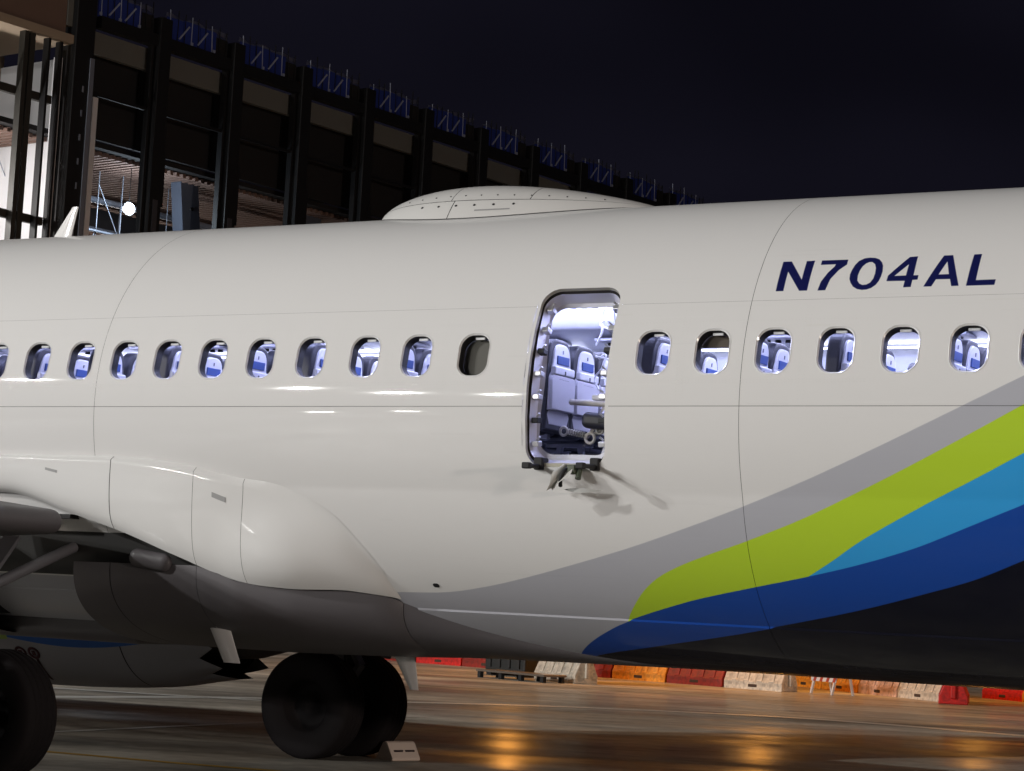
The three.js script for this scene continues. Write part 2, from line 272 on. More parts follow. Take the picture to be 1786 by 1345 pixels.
part('tail_section', new Skin().rect(8, 20, sBot, sTop, 0.5, 0.15).rect(8, 20, sTop, 2 * sTop - sBot, 0.5, 0.15).build(), skinMat, plane);
// straps that back the skin joints
for (const X of [-3.82, 2.4]) part('joint_strap', new Skin(-0.004).rect(X - 0.03, X + 0.03, sBot, sTop).build(), gap, plane);
part('joint_strap', new Skin(-0.004).rect(-14, D[0] - 0.002, lapMid - 0.02, lapMid + 0.02).rect(D[1], 8, lapMid - 0.02, lapMid + 0.02).build(), gap, plane);
part('joint_strap', new Skin(-0.0045).rect(-14, D[0] - 0.002, lapUp - 0.02, lapUp + 0.02).rect(D[1], 8, lapUp - 0.02, lapUp + 0.02).build(), gap, plane);
part('lap_edge', (() => { const g = new Skin(0); for (const [a, b] of secs) { const n = 30, o = g.p.length / 3; for (let i = 0; i <= n; i++) { const X = a + 0.003 + (b - a - 0.006) * i / n; g.vert(X, lapLow + 0.034); g.off = 0.011; g.vert(X, lapLow + 0.018); g.off = 0; } for (let i = 0; i < n; i++) { const q = o + 2 * i; g.i.push(q, q + 1, q + 3, q, q + 3, q + 2); } } const ge = g.build(); ge.computeVertexNormals(); const nn = ge.attributes.normal; for (let i = 0; i < nn.count; i++) if (nn.getZ(i) < 0) nn.setXYZ(i, -nn.getX(i), -nn.getY(i), -nn.getZ(i)); return ge; })(), skinMat, plane);
part('door_surround', new Skin().cell(...D, doorHole, 2).build(), skinMat, plane);
// rivet heads round the window belt
{
  const list = [], row = (s, x0, x1, d) => { for (let x = x0; x < x1; x += d) if (x < D[0] - 0.03 || x > D[1] + 0.03) list.push([x, s]); };
  for (const s of [0.145, 0.165, 0.64]) row(s, -9, 3.4, 0.028);
  for (let i = 0; i + 1 < winX.length; i++) if (winX[i + 1] - winX[i] < 0.7 && winX[i] < 3) { const x = (winX[i] + winX[i + 1]) / 2; for (const dx of [-0.022, 0.022]) for (let s = 0.02; s < 0.76; s += 0.03) list.push([x + dx, s]); }
  for (const X of [-3.82]) for (const dx of [-0.02, 0.02, -0.04, 0.04]) for (let s = -0.45; s < 1.8; s += 0.03) list.push([X + dx, s]);
  const g = new THREE.SphereGeometry(1, 8, 3, 0, Math.PI * 2, 0, Math.PI / 2), im = new THREE.InstancedMesh(g, whitePaint, list.length), M4 = new THREE.Matrix4(), Q = new THREE.Quaternion();
  list.forEach(([x, s], i) => { const p = skinPoint(x, s, 0), q = section(s); Q.setFromUnitVectors(V(0, 1, 0), V(0, q[2], q[3]).normalize()); M4.compose(V(...p), Q, V(0.0042, 0.0009, 0.0042)); im.setMatrixAt(i, M4); });
  im.name = 'rivet_rows'; im.userData.kind = 'stuff'; plane.add(im);
}
// windows
const shadeGrey = std(lin(0.11, 0.105, 0.09), 0.7), tabMat = std(lin(0.8, 0.8, 0.82), 0.4);
winX.forEach((w) => {
  const o = roundHole(w, wS, wW, wH, 0.115);
  const win = part('window', merge([ringStrip(o, 0.001, 0.0035, 0.010, 0.004), ringStrip(o, 0.0035, -0.010, 0.004, -0.008)]), brightRim, plane);
  part('reveal', ringStrip(o, -0.010, -0.085, -0.008, -0.012), black, win);
  part('pane', fillOutline(roundHole(w, wS, wW - 0.012, wH - 0.012, 0.11), -0.03), glass, win);
  const tab = skinPoint(w + 0.012, wS + wH / 2 - 0.022, -0.05);
  part('shade_handle', rbox(-0.045, 0.045, -0.011, 0.011, -0.008, 0.008, 0.006), tabMat, win, tab);
  if (Math.abs(w - 0.046) < 0.01) part('window_shade', fillOutline(roundHole(w, wS, wW + 0.02, wH + 0.02, 0.12), -0.088), shadeGrey, win);
  if (Math.abs(w - 2.142) < 0.01) part('window_shade', new Skin(-0.09).rect(w - 0.16, w + 0.16, wS + 0.06, wS + 0.2).build(), std(lin(0.09, 0.07, 0.05), 0.7), win);
});
// fuselage drain hole
part('drain_hole', fillOutline(roundHole(-0.496, -1.607, 0.06, 0.045, 0.02, 4), 0.003), black, plane);

// ---------------------------------------------------------------- door opening: frame, fittings, torn pieces
{
  const lilac = std(lin(0.6, 0.6, 0.66), 0.4, 0.3), olive = std(lin(0.34, 0.33, 0.29), 0.5);
  const f = part('door_frame', ringStrip(doorHole, 0.0, -0.03, 0, -0.004), olive, plane);
  part('door_seal', ringStrip(doorHole, -0.03, -0.045, -0.004, -0.022), rubber, f);
  part('frame_lining', ringStrip(doorHole, -0.045, -0.16, -0.022, -0.03), lilac, f);
  part('frame_flange', ringStrip(doorHole, -0.16, -0.165, -0.03, -0.075), lilac, f);
  for (const [x, sd] of [[dX0, 1], [dX1, -1]]) for (let k = 0; k < 7; k++) {
    const s = -0.34 + k * 0.195, p = skinPoint(x + sd * 0.055, s, -0.09);
    const st = part('stop_fitting', rbox(-0.03, 0.03, -0.022, 0.022, -0.035, 0.035, 0.008), k % 3 === 1 ? darkSteel : alu, f, p);
    st.rotation.x = -s / R;
    part('stop_bolt', rod([sd * 0.0, 0.03, 0], [sd * 0.03, 0.055, 0.01], 0.009, 0.009, 8), alu, f, p);
  }
  // pale threshold plate on the sill
  part('sill_plate', new Skin(-0.01).rect(dX0 + 0.13, dX1 - 0.14, dS0 - 0.002, dS0 + 0.03).build(), std(lin(0.5, 0.48, 0.4), 0.5), f);
  // lower hinge fittings with guide arms that stick out
  for (const [x, len, sg] of [[dX0 + 0.115, 0.2, 1], [dX1 - 0.09, 0.24, -1]]) {
    const b = skinPoint(x, dS0 + 0.005, 0);
    const hgeo = merge([rbox(x - 0.04, x + 0.04, b[1] - 0.03, b[1] + 0.07, b[2] - 0.08, b[2] + 0.03, 0.012), rod([x, b[1], b[2]], [x - 0.01 * sg, b[1] - 0.01, b[2] + len], 0.02, 0.016), rbox(x - 0.035, x + 0.035, b[1] - 0.035, b[1] + 0.015, b[2] + len - 0.02, b[2] + len + 0.035, 0.01)]);
    part('hinge_fitting', hgeo, black, plane);
  }
  // hanging strip of torn insulation and its clamp
  const cl = skinPoint(0.985, dS0 + 0.0, 0.02);
  const strip = grid(10, 14, (u, v) => { const w = 0.075 + 0.05 * Math.sin(v * 3.1), x = 0.985 - 0.13 * Math.pow(v, 1.4) + (u - 0.5) * w * (1 + 0.35 * Math.sin(v * 6)), y = cl[1] + 0.02 - 0.2 * v + 0.012 * Math.sin(u * 9 + v * 5); return [x, y, cl[2] + 0.05 + 0.055 * Math.sin(v * 2.6) + 0.022 * Math.sin(u * 7 + 2 * v)]; });
  part('torn_insulation', strip, std(lin(0.5, 0.49, 0.46), 0.8), plane);
  part('clamp', merge([rbox(0.985, 1.06, cl[1] - 0.055, cl[1] + 0.02, cl[2] + 0.0, cl[2] + 0.09, 0.012), rod([1.075, cl[1] - 0.0, cl[2] + 0.03], [1.08, cl[1] - 0.09, cl[2] + 0.07], 0.02, 0.024)]), std(lin(0.07, 0.085, 0.05), 0.5), plane);
  part('black_sleeve', tube([[1.0, cl[1], cl[2] + 0.06], [0.965, cl[1] - 0.04, cl[2] + 0.1], [0.945, cl[1] - 0.1, cl[2] + 0.1], [0.93, cl[1] - 0.15, cl[2] + 0.07]], 0.016), black, plane);
  part('torn_panel_edge', grid(12, 3, (u, v) => [0.93 + 0.34 * u, cl[1] - 0.17 - 0.03 * Math.sin(u * 3) + 0.04 * v * Math.sin(u * 3.1), cl[2] + 0.015 + 0.05 * Math.sin(u * 3.1) * (1 - 0.3 * v)]), std(lin(0.4, 0.4, 0.38), 0.7), plane);
  // pale armrest tube, dangling strap and spring arm with eyelets
  const bone = std(lin(0.62, 0.58, 0.5), 0.45);
  part('armrest_tube', merge([rod([0.745, 3.38, 1.42], [1.2, 3.36, 1.42], 0.024, 0.028), new THREE.SphereGeometry(0.026, 12, 8).translate(0.745, 3.38, 1.42)]), bone, plane);
  const strap = grid(3, 24, (u, v) => { const a = v * 5, w = 0.035; return [1.05 - 0.17 * v + Math.cos(a) * w * (u - 0.5), 3.34 - 0.32 * v, 1.44 + Math.sin(a) * w * (u - 0.5)]; });
  part('hanging_strap', strap, std(lin(0.45, 0.41, 0.38), 0.7), plane);
  const eye = (x, y, r) => new THREE.TorusGeometry(r, r * 0.34, 8, 24).translate(x, y, 1.46);
  const arm = part('spring_arm', merge([eye(0.705, 3.14, 0.033), eye(0.945, 3.085, 0.04), beam([0.735, 3.14, 1.46], [0.915, 3.11, 1.46], 0.02, 0.014)]), bone, plane);
  for (let k = 0; k < 7; k++) part('spring_coil', new THREE.TorusGeometry(0.022, 0.006, 6, 14).rotateY(Math.PI / 2).translate(0.755 + k * 0.022, 3.135 - k * 0.004, 1.46), bone, arm);
  part('latch_arm', merge([rod([0.97, 3.11, 1.45], [1.1, 3.2, 1.42], 0.02), eye(1.03, 3.15, 0.03)]), std(lin(0.3, 0.29, 0.26), 0.4, 0.4), plane);
  // wire harness hanging at the aft edge
  const wireMat = std(lin(0.75, 0.75, 0.78), 0.5);
  for (const pts of [[[0.93, 4.32, 1.28], [0.95, 4.2, 1.3], [0.9, 4.08, 1.28], [0.93, 3.98, 1.3], [0.87, 3.86, 1.28]], [[0.94, 4.24, 1.32], [0.99, 4.1, 1.34], [0.92, 4.02, 1.32], [1.02, 3.98, 1.34]], [[0.9, 4.1, 1.3], [1.0, 4.05, 1.34], [0.98, 4.16, 1.32]], [[0.86, 3.76, 1.2], [0.93, 3.79, 1.22], [0.9, 3.68, 1.22], [0.83, 3.6, 1.2], [0.88, 3.5, 1.22]], [[0.83, 3.78, 1.2], [0.96, 3.74, 1.22], [0.94, 3.62, 1.22], [0.99, 3.55, 1.24]]]) part('loose_wire', tube(pts, 0.009, 30, 6), wireMat, plane);
  part('oxygen_panel', rbox(0.79, 0.91, 4.2, 4.36, 1.05, 1.12, 0.04), std(lin(0.45, 0.45, 0.55), 0.5), plane);
}

// ---------------------------------------------------------------- cabin interior
const FL = H - 0.574, CX0 = -10, CX1 = 7;
{
  const liner = std(lin(0.66, 0.67, 0.7), 0.6), binMat = std(lin(0.62, 0.63, 0.68), 0.45), ceil = std(lin(0.8, 0.8, 0.82), 0.7);
  part('cabin_floor', box(CX0, CX1, FL - 0.03, FL, -1.68, 1.68), std(lin(0.03, 0.033, 0.05), 0.9), plane);
  part('sidewall_liner', grid(1, 20, (u, v) => { const y = FL + v * 1.5, z = -Math.sqrt(1.76 ** 2 - (y - H) ** 2); return [CX0 + (CX1 - CX0) * u, y, z]; }), liner, plane);
  part('ceiling_panel', grid(1, 10, (u, v) => { const z = (v - 0.5) * 1.5; return [CX0 + (CX1 - CX0) * u, 4.95 - 0.14 * z * z, z]; }), ceil, plane);
  for (const X of [CX0, CX1]) part('cabin_bulkhead', box(X - 0.01, X + 0.01, FL, 4.95, -1.6, 1.6), liner, plane);
  for (const sd of [-1, 1]) {
    const prof = [[1.52, 4.20], [1.2, 4.25], [0.86, 4.29], [0.80, 4.32], [0.76, 4.42], [0.72, 4.6], [0.70, 4.76], [0.72, 4.84]];
    const cv = new THREE.CatmullRomCurve3(prof.map(p => V(0, p[1], p[0] * sd)), false, 'centripetal');
    for (let X = CX0; X < CX1 - 0.2; X += 1.0) part('overhead_bin', grid(1, 24, (u, v) => { const p = cv.getPoint(v); return [X + 0.004 + 0.992 * u, p.y, p.z]; }), binMat, plane);
    part('bin_gap_backing', box(CX0, CX1, 4.34, 4.8, sd > 0 ? 0.82 : -0.9, sd > 0 ? 0.9 : -0.82), gap, plane);
    for (let X = CX0 + 0.4; X < CX1 - 0.2; X += 0.79) {
      const z = sd * 1.15, ps = part('service_panel', rbox(X - 0.2, X + 0.2, 4.215, 4.245, z - 0.16, z + 0.16, 0.01), std(lin(0.5, 0.5, 0.55), 0.5), plane);
      for (let k = 0; k < 3; k++) part('air_nozzle', new THREE.CylinderGeometry(0.025, 0.03, 0.03, 10).translate(X - 0.1 + k * 0.1, 4.205, z), black, ps);
    }
    // window shades and frames on the starboard wall
    if (sd < 0) for (let k = 0; k < 32; k++) { const X = -9.6 + 0.508 * k; part('starboard_shade', grid(6, 6, (u, v) => { const y = H + 0.24 + v * 0.36; return [X - 0.13 + 0.26 * u, y, -Math.sqrt(1.745 ** 2 - (y - H) ** 2)]; }), std(lin(0.78, 0.78, 0.8), 0.5), plane); }
  }
  // cabin lighting: LED strips of the ceiling, with a light of the same size
  const led = new THREE.MeshStandardMaterial({ color: 0x888888, emissive: lin(0.72, 0.76, 1), emissiveIntensity: 16, roughness: 0.5 });
  for (let X = CX0 + 0.5; X < CX1 - 0.4; X += 2) for (const sd of [-1, 1]) {
    part('ceiling_light', box(X - 0.85, X + 0.85, 4.845, 4.857, sd * 0.58 - 0.05, sd * 0.58 + 0.05), led, plane);
    const l = new THREE.RectAreaLight(lin(0.52, 0.56, 1), 88, 1.7, 0.1); l.position.set(X, 4.84, sd * 0.58); l.lookAt(X, 4.2, -sd * 0.1); l.name = 'cabin_light'; scene.add(l);
  }
}
for (let X = CX0 + 0.5; X < CX1 - 0.4; X += 2) for (const sd of [-1, 1]) {
  const m = part('sidewall_light', box(X - 0.85, X + 0.85, 4.165, 4.175, sd * 1.42 - 0.04, sd * 1.42 + 0.04), new THREE.MeshStandardMaterial({ color: 0x888888, emissive: lin(0.72, 0.76, 1), emissiveIntensity: 6, roughness: 0.5 }), plane);
  const l = new THREE.RectAreaLight(lin(0.46, 0.51, 1), 40, 1.7, 0.08); l.position.set(X, 4.16, sd * 1.42); l.lookAt(X, 3.0, sd * 1.15); l.name = 'sidewall_light_source'; scene.add(l);
}
// seat rows: three seats, seen from behind
function seatRow(kind) {
  const g = new THREE.Group(); g.name = 'seat_row';
  const shell = std(lin(0.52, 0.51, 0.56), 0.45), leather = std(lin(0.022, 0.022, 0.03), 0.5), pale = std(lin(0.60, 0.60, 0.64), 0.4), pouch = std(lin(0.02, 0.06, 0.24), 0.6), leg = std(lin(0.3, 0.3, 0.34), 0.4, 0.5);
  const outline = (w0, w1, h0, h1, r, depth, bevel = 0.012) => {
    const s = new THREE.Shape(); s.moveTo(-w0, h0); s.lineTo(w0, h0); s.lineTo(w1 + 0.012, h1 - r * 1.3); s.quadraticCurveTo(w1, h1, w1 - r, h1); s.lineTo(-w1 + r, h1); s.quadraticCurveTo(-w1, h1, -w1 - 0.012, h1 - r * 1.3); s.closePath();
    return new THREE.ExtrudeGeometry(s, { depth, bevelEnabled: true, bevelSize: bevel, bevelThickness: bevel, bevelSegments: 2, curveSegments: 8 }).rotateY(Math.PI / 2);
  };
  const gBack = outline(0.205, 0.165, 0.40, 1.12, 0.1, 0.075, 0.02).translate(-0.115, 0, 0), gShell = outline(0.185, 0.165, 0.56, 0.86, 0.04, 0.02).translate(-0.035, 0, 0);
  const gHead = outline(0.15, 0.115, 0.86, 1.085, 0.08, 0.018).translate(-0.03, 0, 0), gTray = outline(0.185, 0.185, 0.56, 0.83, 0.03, 0.018, 0.006).translate(0.0, 0, 0);
  const gPad = rbox(-0.02, 0.032, 0.84, 0.91, -0.17, 0.17, 0.015), gPouch = rbox(0.0, 0.012, 0.93, 1.0, -0.1, 0.1, 0.005), gSlot = rbox(-0.003, 0.008, 1.02, 1.05, -0.006, 0.006, 0.002);
  const gCush = rbox(-0.6, -0.12, 0.36, 0.49, -0.2, 0.2, 0.05, 3), gArm = rbox(-0.5, -0.08, 0.58, 0.63, -0.022, 0.022, 0.018, 2), gLeg = merge([beam([-0.5, 0, 0], [-0.42, 0.36, 0], 0.04, 0.05), beam([-0.16, 0, 0], [-0.24, 0.36, 0], 0.04, 0.05), beam([-0.56, 0.35, 0], [-0.12, 0.35, 0], 0.04, 0.04)]);
  const gLow = outline(0.15, 0.17, 0.44, 0.55, 0.03, 0.02).translate(-0.05, 0, 0), gLatch = rbox(0.02, 0.034, 0.845, 0.88, -0.012, 0.012, 0.004), gGroove = rbox(0.0, 0.024, 0.8, 0.812, -0.09, 0.09, 0.004);
  for (const z of [0.44, 0, -0.44]) {
    for (const [n, ge, m] of [['backrest', gBack, leather], ['back_shell', gShell, shell], ['headrest_panel', gHead, pale], ['tray_table', gTray, shell], ['tray_pad', gPad, pale], ['card_pouch', gPouch, pouch], ['latch', gLatch, leather], ['hook', gSlot, leg], ['seat_cushion', gCush, leather], ['literature_pocket', gLow, shell], ['tray_groove', gGroove, leather]]) {
            part(n, ge, m, g, [0, 0, z]);
    }
  }
  for (const z of [0.66, 0.22, -0.22, -0.66]) part('armrest', gArm, shell, g, [0, 0, z]);
  for (const z of [0.4, -0.4]) part('leg', gLeg, leg, g, [0, 0, z]);
  return g;
}
const row0 = seatRow();
const rowX = []; for (let k = -12; k <= 7; k++) rowX.push(0.6 + 0.79 * k + (k > 0 ? 0.06 : 0));
rowX.forEach((X, i) => { for (const z of [0.9, -0.93]) { if (X > CX1 - 0.3 || X < CX0 + 0.7) continue; const r = row0.clone(); r.position.set(X, FL, z); r.rotation.z = z > 0 && Math.abs(X - 0.6) < 0.01 ? 0.0 : -0.05 - 0.03 * ((i * 7) % 3); plane.add(r); } });
// ---------------------------------------------------------------- dome antenna fairing on the roof
{
  const X0 = -2.02, X1 = 0.82, top = 5.214;
  const wid = (t) => 0.66 * Math.pow(Math.max(0, Math.sin(Math.PI * Math.min(1, Math.pow(t, 0.8)))), 0.55) + 0.001, hgt = (t) => 0.275 * Math.pow(Math.max(0, Math.sin(Math.PI * Math.pow(t, 0.72))), 0.8);
  const P = (t, q, off = 0) => {                            // q: -1 .. 1 across
    const X = X0 + (X1 - X0) * t, w = wid(t), z = w * q, sk = H + Math.sqrt(R * R - z * z), lift = (1 - Math.pow(Math.abs(q), 3.2)) * hgt(t);
    return [X, sk + 0.006 + lift + off, z];
  };
  const m = phy(lin(0.68, 0.67, 0.65), 0.35, { clearcoat: 0.4, clearcoatRoughness: 0.15 });
  const dome = new THREE.Group(); dome.name = 'antenna_dome'; plane.add(dome);
  part('base_gasket', grid(60, 20, (u, v) => { const p = P(u, (v * 2 - 1)); const s = 1.02; return [p[0] * s - (X0 + X1) / 2 * (s - 1), H + Math.sqrt(R * R - (p[2] * s) ** 2) + 0.004, p[2] * s]; }), gap, dome);
  const qs = 0.80, cuts = [0, 0.345, 0.62, 1];
  for (let k = 0; k < 3; k++) part('dome_panel', grid(24, 24, (u, v) => P(cuts[k] + 0.0012 + (cuts[k + 1] - cuts[k] - 0.0024) * u, (v * 2 - 1) * (qs - 0.004))), m, dome);
  for (const sd of [-1, 1]) for (let k = 0; k < 2; k++) { const c0 = [0, 0.36][k], c1 = [0.36, 1][k]; part('skirt_panel', grid(30, 8, (u, v) => P(c0 + 0.0015 + (c1 - c0 - 0.003) * u, sd * (qs + 0.004 + (1 - qs - 0.004) * v))), m, dome); }
  part('dome_lining', grid(50, 24, (u, v) => P(u * 0.98 + 0.01, (v * 2 - 1) * 0.99, -0.008)), gap, dome);
  const dot = (t, q, r) => { const a = P(t, q, 0.001), b = P(t, q + 0.03, 0.001), c = P(t + 0.01, q, 0.001), n = V(c[0] - a[0], c[1] - a[1], c[2] - a[2]).cross(V(b[0] - a[0], b[1] - a[1], b[2] - a[2])).normalize(); if (n.y < 0) n.negate(); const g = new THREE.CylinderGeometry(r, r, 0.006, 10).applyQuaternion(new THREE.Quaternion().setFromUnitVectors(V(0, 1, 0), n)); return g.translate(a[0], a[1], a[2]); };
  for (let k = 0; k < 13; k++) part('fastener', dot(0.16 + k * 0.057, 0.72, 0.007), black, dome);
  for (let k = 0; k < 6; k++) part('fastener', dot(0.24 + k * 0.067, 0.87, 0.012), black, dome);
  part('placard', grid(10, 2, (u, v) => P(0.45 + 0.12 * u, 0.925 + 0.015 * v, 0.003)), std(lin(0.32, 0.32, 0.32), 0.6), dome);
}
function blade(name, root, tip, chord0, chord1, th, mat) { // swept thin aerofoil; root and tip are leading-edge points
  const g = grid(24, 6, (u, v) => { const a = u * 2 * Math.PI, c = chord0 + (chord1 - chord0) * v, x = (1 - Math.cos(a)) / 2, y = Math.sin(a) * th * (1 - 0.5 * v) * (0.5 + 0.5 * Math.sqrt(1 - x + 1e-6)); return [root[0] + (tip[0] - root[0]) * v + x * c, root[1] + (tip[1] - root[1]) * v, root[2] + (tip[2] - root[2]) * v + y]; });
  const cap = grid(24, 1, (u, v) => { const a = u * 2 * Math.PI, c = chord1, x = (1 - Math.cos(a)) / 2, y = Math.sin(a) * th * 0.5 * (0.5 + 0.5 * Math.sqrt(1 - x + 1e-6)); return [tip[0] + x * c, tip[1], tip[2] + y * v]; });
  return part(name, merge([g, cap]), mat, plane);
}
blade('blade_antenna', [-6.16, 5.19, 0], [-5.89, 5.56, 0], 0.27, 0.08, 0.022, whitePaint);
blade('belly_blade_antenna', [-2.85, 1.45, 1.3], [-2.645, 1.1, 1.3], 0.23, 0.18, 0.03, whitePaint);
blade('belly_drain_mast', [-1.73, 1.36, 0.1], [-1.45, 0.925, 0.1], 0.29, 0.09, 0.035, whitePaint);

// ---------------------------------------------------------------- wing root: side fairing, belly fairing, flap, wing
{
  const st = [[-12, -0.48, 2.55, 1.84], [-4.88, -0.476, 2.52, 1.84], [-4.12, -0.475, 2.35, 1.84], [-3.52, -0.48, 2.20, 1.84], [-2.89, -0.53, 2.00, 1.82], [-2.32, -0.64, 1.82, 1.73], [-1.81, -0.72, 1.77, 1.60], [-1.34, -0.95, 1.78, 1.45], [-1.10, -1.24, 1.76, 1.35], [-0.98, -1.46, 1.745, 1.27], [-0.93, -1.62, 1.735, 1.215], [-0.915, -1.72, 1.73, 1.19]];
  const lerp = (X, k) => { let i = 0; while (i < st.length - 2 && X > st[i + 1][0]) i++; const a = st[i], b = st[i + 1], t = (X - a[0]) / (b[0] - a[0]); const p0 = st[Math.max(0, i - 1)], p3 = st[Math.min(st.length - 1, i + 2)]; const m1 = (b[k] - p0[k]) / (b[0] - p0[0]) * (b[0] - a[0]), m2 = (p3[k] - a[k]) / (p3[0] - a[0]) * (b[0] - a[0]); const t2 = t * t, t3 = t2 * t; return (2 * t3 - 3 * t2 + 1) * a[k] + (t3 - 2 * t2 + t) * m1 + (-2 * t3 + 3 * t2) * b[k] + (t3 - t2) * m2; };
  const skinZ = (y) => y - H >= CR ? Math.sqrt(R * R - (y - H) ** 2) : Math.sqrt(Math.max(0, RL * RL - (y - YL) ** 2));
  const side = (X, v) => {                                  // from the skin (v 0) to the lower edge (v 1): the skin plus a swelling
    const yt = section(lerp(X, 1))[0], ye = lerp(X, 2), ze = lerp(X, 3), y = yt + (ye - yt) * v, b = ze - skinZ(ye);
    let k = Math.min(1, Math.max(0, (X + 2.55) / 0.9)); k = k * k * (3 - 2 * k);
    const e = Math.min(1, v / 0.05), ledge = 0.045 * e * (2 - e), zt = skinZ(yt), flat = zt + ledge + (ze - 0.03 - zt - 0.045) * v + 0.02 * Math.sin(v * Math.PI) - 0.06 * Math.pow(v, 10);
    const f1 = v * v * (3 - 2 * v), swell = skinZ(y) + 0.003 + b * f1 - 0.05 * b * Math.pow(v, 9);
    return [X, y, flat + (swell - flat) * k];
  };
  const cuts = [-12, -3.6, -2.7, -2.2, -0.915];
  for (let k = 0; k < 4; k++) part('wing_root_fairing', grid(Math.ceil((cuts[k + 1] - cuts[k]) / 0.08) + 6, 20, (u, v) => side(cuts[k] + (k ? 0.004 : 0) + (cuts[k + 1] - cuts[k] - (k < 3 ? 0.004 : 0)) * u, v)), whitePaint, plane);
  for (const X of [-3.6, -2.7, -2.2]) part('joint_strap', grid(2, 20, (u, v) => { const p = side(X + (u - 0.5) * 0.05, v); return [p[0], p[1], p[2] - 0.006]; }), gap, plane);
  for (const [X, v] of [[-4.35, 0.25], [-2.5, 0.2]]) part('placard', grid(4, 1, (u, w) => { const p = side(X + 0.14 * u, v + 0.05 * w); return [p[0], p[1] - 0.05 * u * 0.3, p[2] + 0.003]; }), std(lin(0.33, 0.33, 0.33), 0.7), plane);
  part('fairing_lip', grid(120, 1, (u, v) => { const X = -12 + (11.085) * u, p = side(X, 1); return [X, p[1] + 0.0 * v, p[2] - 0.02 - 0.18 * v * Math.min(1, (p[2] - 1.1))]; }), greyPaint, plane);
  // dark recess between the fairing and the belly
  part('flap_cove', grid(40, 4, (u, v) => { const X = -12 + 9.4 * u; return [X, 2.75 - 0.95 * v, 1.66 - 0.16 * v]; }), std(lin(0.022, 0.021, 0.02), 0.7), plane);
  // grey belly fairing, in panels
  const bs = [[-12, 1.92, 1.82, 1.20], [-4.1, 1.92, 1.68, 1.19], [-2.78, 1.93, 1.68, 1.19], [-2.6, 1.91, 1.69, 1.19], [-2.32, 1.812, 1.66, 1.195], [-1.81, 1.765, 1.55, 1.205], [-1.34, 1.773, 1.41, 1.22], [-1.1, 1.755, 1.32, 1.23], [-0.98, 1.74, 1.25, 1.235], [-0.91, 1.70, 1.16, 1.24], [-0.5, 1.56, 0.98, 1.25], [0.1, 1.42, 0.72, 1.258], [0.9, 1.31, 0.36, 1.266], [1.6, 1.277, 0.08, 1.272]];
  const bl = (X, k) => { let i = 0; while (i < bs.length - 2 && X > bs[i + 1][0]) i++; const a = bs[i], b = bs[i + 1], t = Math.min(1, Math.max(0, (X - a[0]) / (b[0] - a[0]))); return a[k] + (b[k] - a[k]) * t; };
  const belly = (X, w) => {                                 // w -1 .. 1 across, superellipse side
    const yt = bl(X, 1), zt = bl(X, 2), yb = bl(X, 3), a = Math.abs(w) * Math.PI / 2, z = zt * Math.pow(Math.sin(a), 0.8), y = yt - (yt - yb) * Math.pow(Math.cos(a), 0.82);
    return [X, y, Math.sign(w) * z];
  };
  const bc = [-4.1, -3.68, -2.72, -0.91, 1.6];
  for (let k = 0; k < 4; k++) part('belly_fairing_panel', grid(Math.ceil((bc[k + 1] - bc[k]) / 0.06), 64, (u, v) => belly(bc[k] + (k ? 0.005 : 0) + (bc[k + 1] - bc[k] - 0.005) * u, v * 2 - 1)), greyPaint, plane);
  for (const X of bc.slice(1, 3)) part('joint_strap', grid(2, 40, (u, v) => { const p = belly(X + (u - 0.5) * 0.06, v * 2 - 1); return [p[0], p[1] + 0.008, p[2] * 0.994]; }), gap, plane);
  part('keel_beam', rbox(-12, -4.12, 1.18, 1.5, -0.62, 0.62, 0.12, 4), greyPaint, plane);
  part('forward_belly_fairing', grid(30, 40, (u, v) => belly(-12 + 6.3 * u, v * 2 - 1)), greyPaint, plane);
  // wheel well walls
  part('wheel_well', merge([box(-5.7, -4.12, 2.3, 2.34, -1.75, 1.75), box(-5.72, -5.7, 1.4, 2.3, -1.75, 1.75)]), black, plane);
  // rounded actuator fairing in the recess, and a stiffener
  part('actuator_fairing', merge([new THREE.CapsuleGeometry(0.08, 0.3, 6, 16).scale(1, 1, 0.7).rotateZ(Math.PI / 2 - 0.12).translate(-3.22, 1.96, 1.69)]), greyPaint, plane);
  // inboard flap: rounded slab with a lighter lower face
  const fl = new THREE.Shape(); fl.moveTo(-5.3, -0.16); fl.lineTo(-4.12, -0.085); fl.quadraticCurveTo(-4.0, -0.07, -4.0, 0.0); fl.quadraticCurveTo(-4.0, 0.085, -4.12, 0.1); fl.lineTo(-5.3, 0.22); fl.closePath();
  const flap = part('inboard_flap', new THREE.ExtrudeGeometry(fl, { depth: 3.6, bevelEnabled: true, bevelSize: 0.02, bevelThickness: 0.03, bevelSegments: 3, curveSegments: 10 }).translate(0, 2.25, 2.03), greyPaint, plane);
  part('flap_seal', rbox(-5.2, -3.99, 2.235, 2.243, 2.01, 5.6, 0.003, 1), whitePaint, flap);
  const wingPart = (sd) => grid(40, 16, (u, v) => { const a = u * 2 * Math.PI, z = 1.6 + 15.6 * v, le = -11.6 + 0.50 * (z - 1.6) - Math.max(0, 0.28 * (5.7 - z)) * 0.4, te = z < 5.7 ? -5.1 : -5.1 + (z - 5.7) * 0.29, c = te - le, x = (1 - Math.cos(a)) / 2, th = 0.075 * c * (1 - 0.25 * v), y = Math.sin(a) * th * Math.sqrt(Math.max(0, 1 - x)) * 1.1; return [le + x * c, 2.12 + (z - 1.6) * 0.105 + y, sd * z]; });
  part('wing', wingPart(1), greyPaint, plane); part('wing', wingPart(-1), greyPaint, plane);
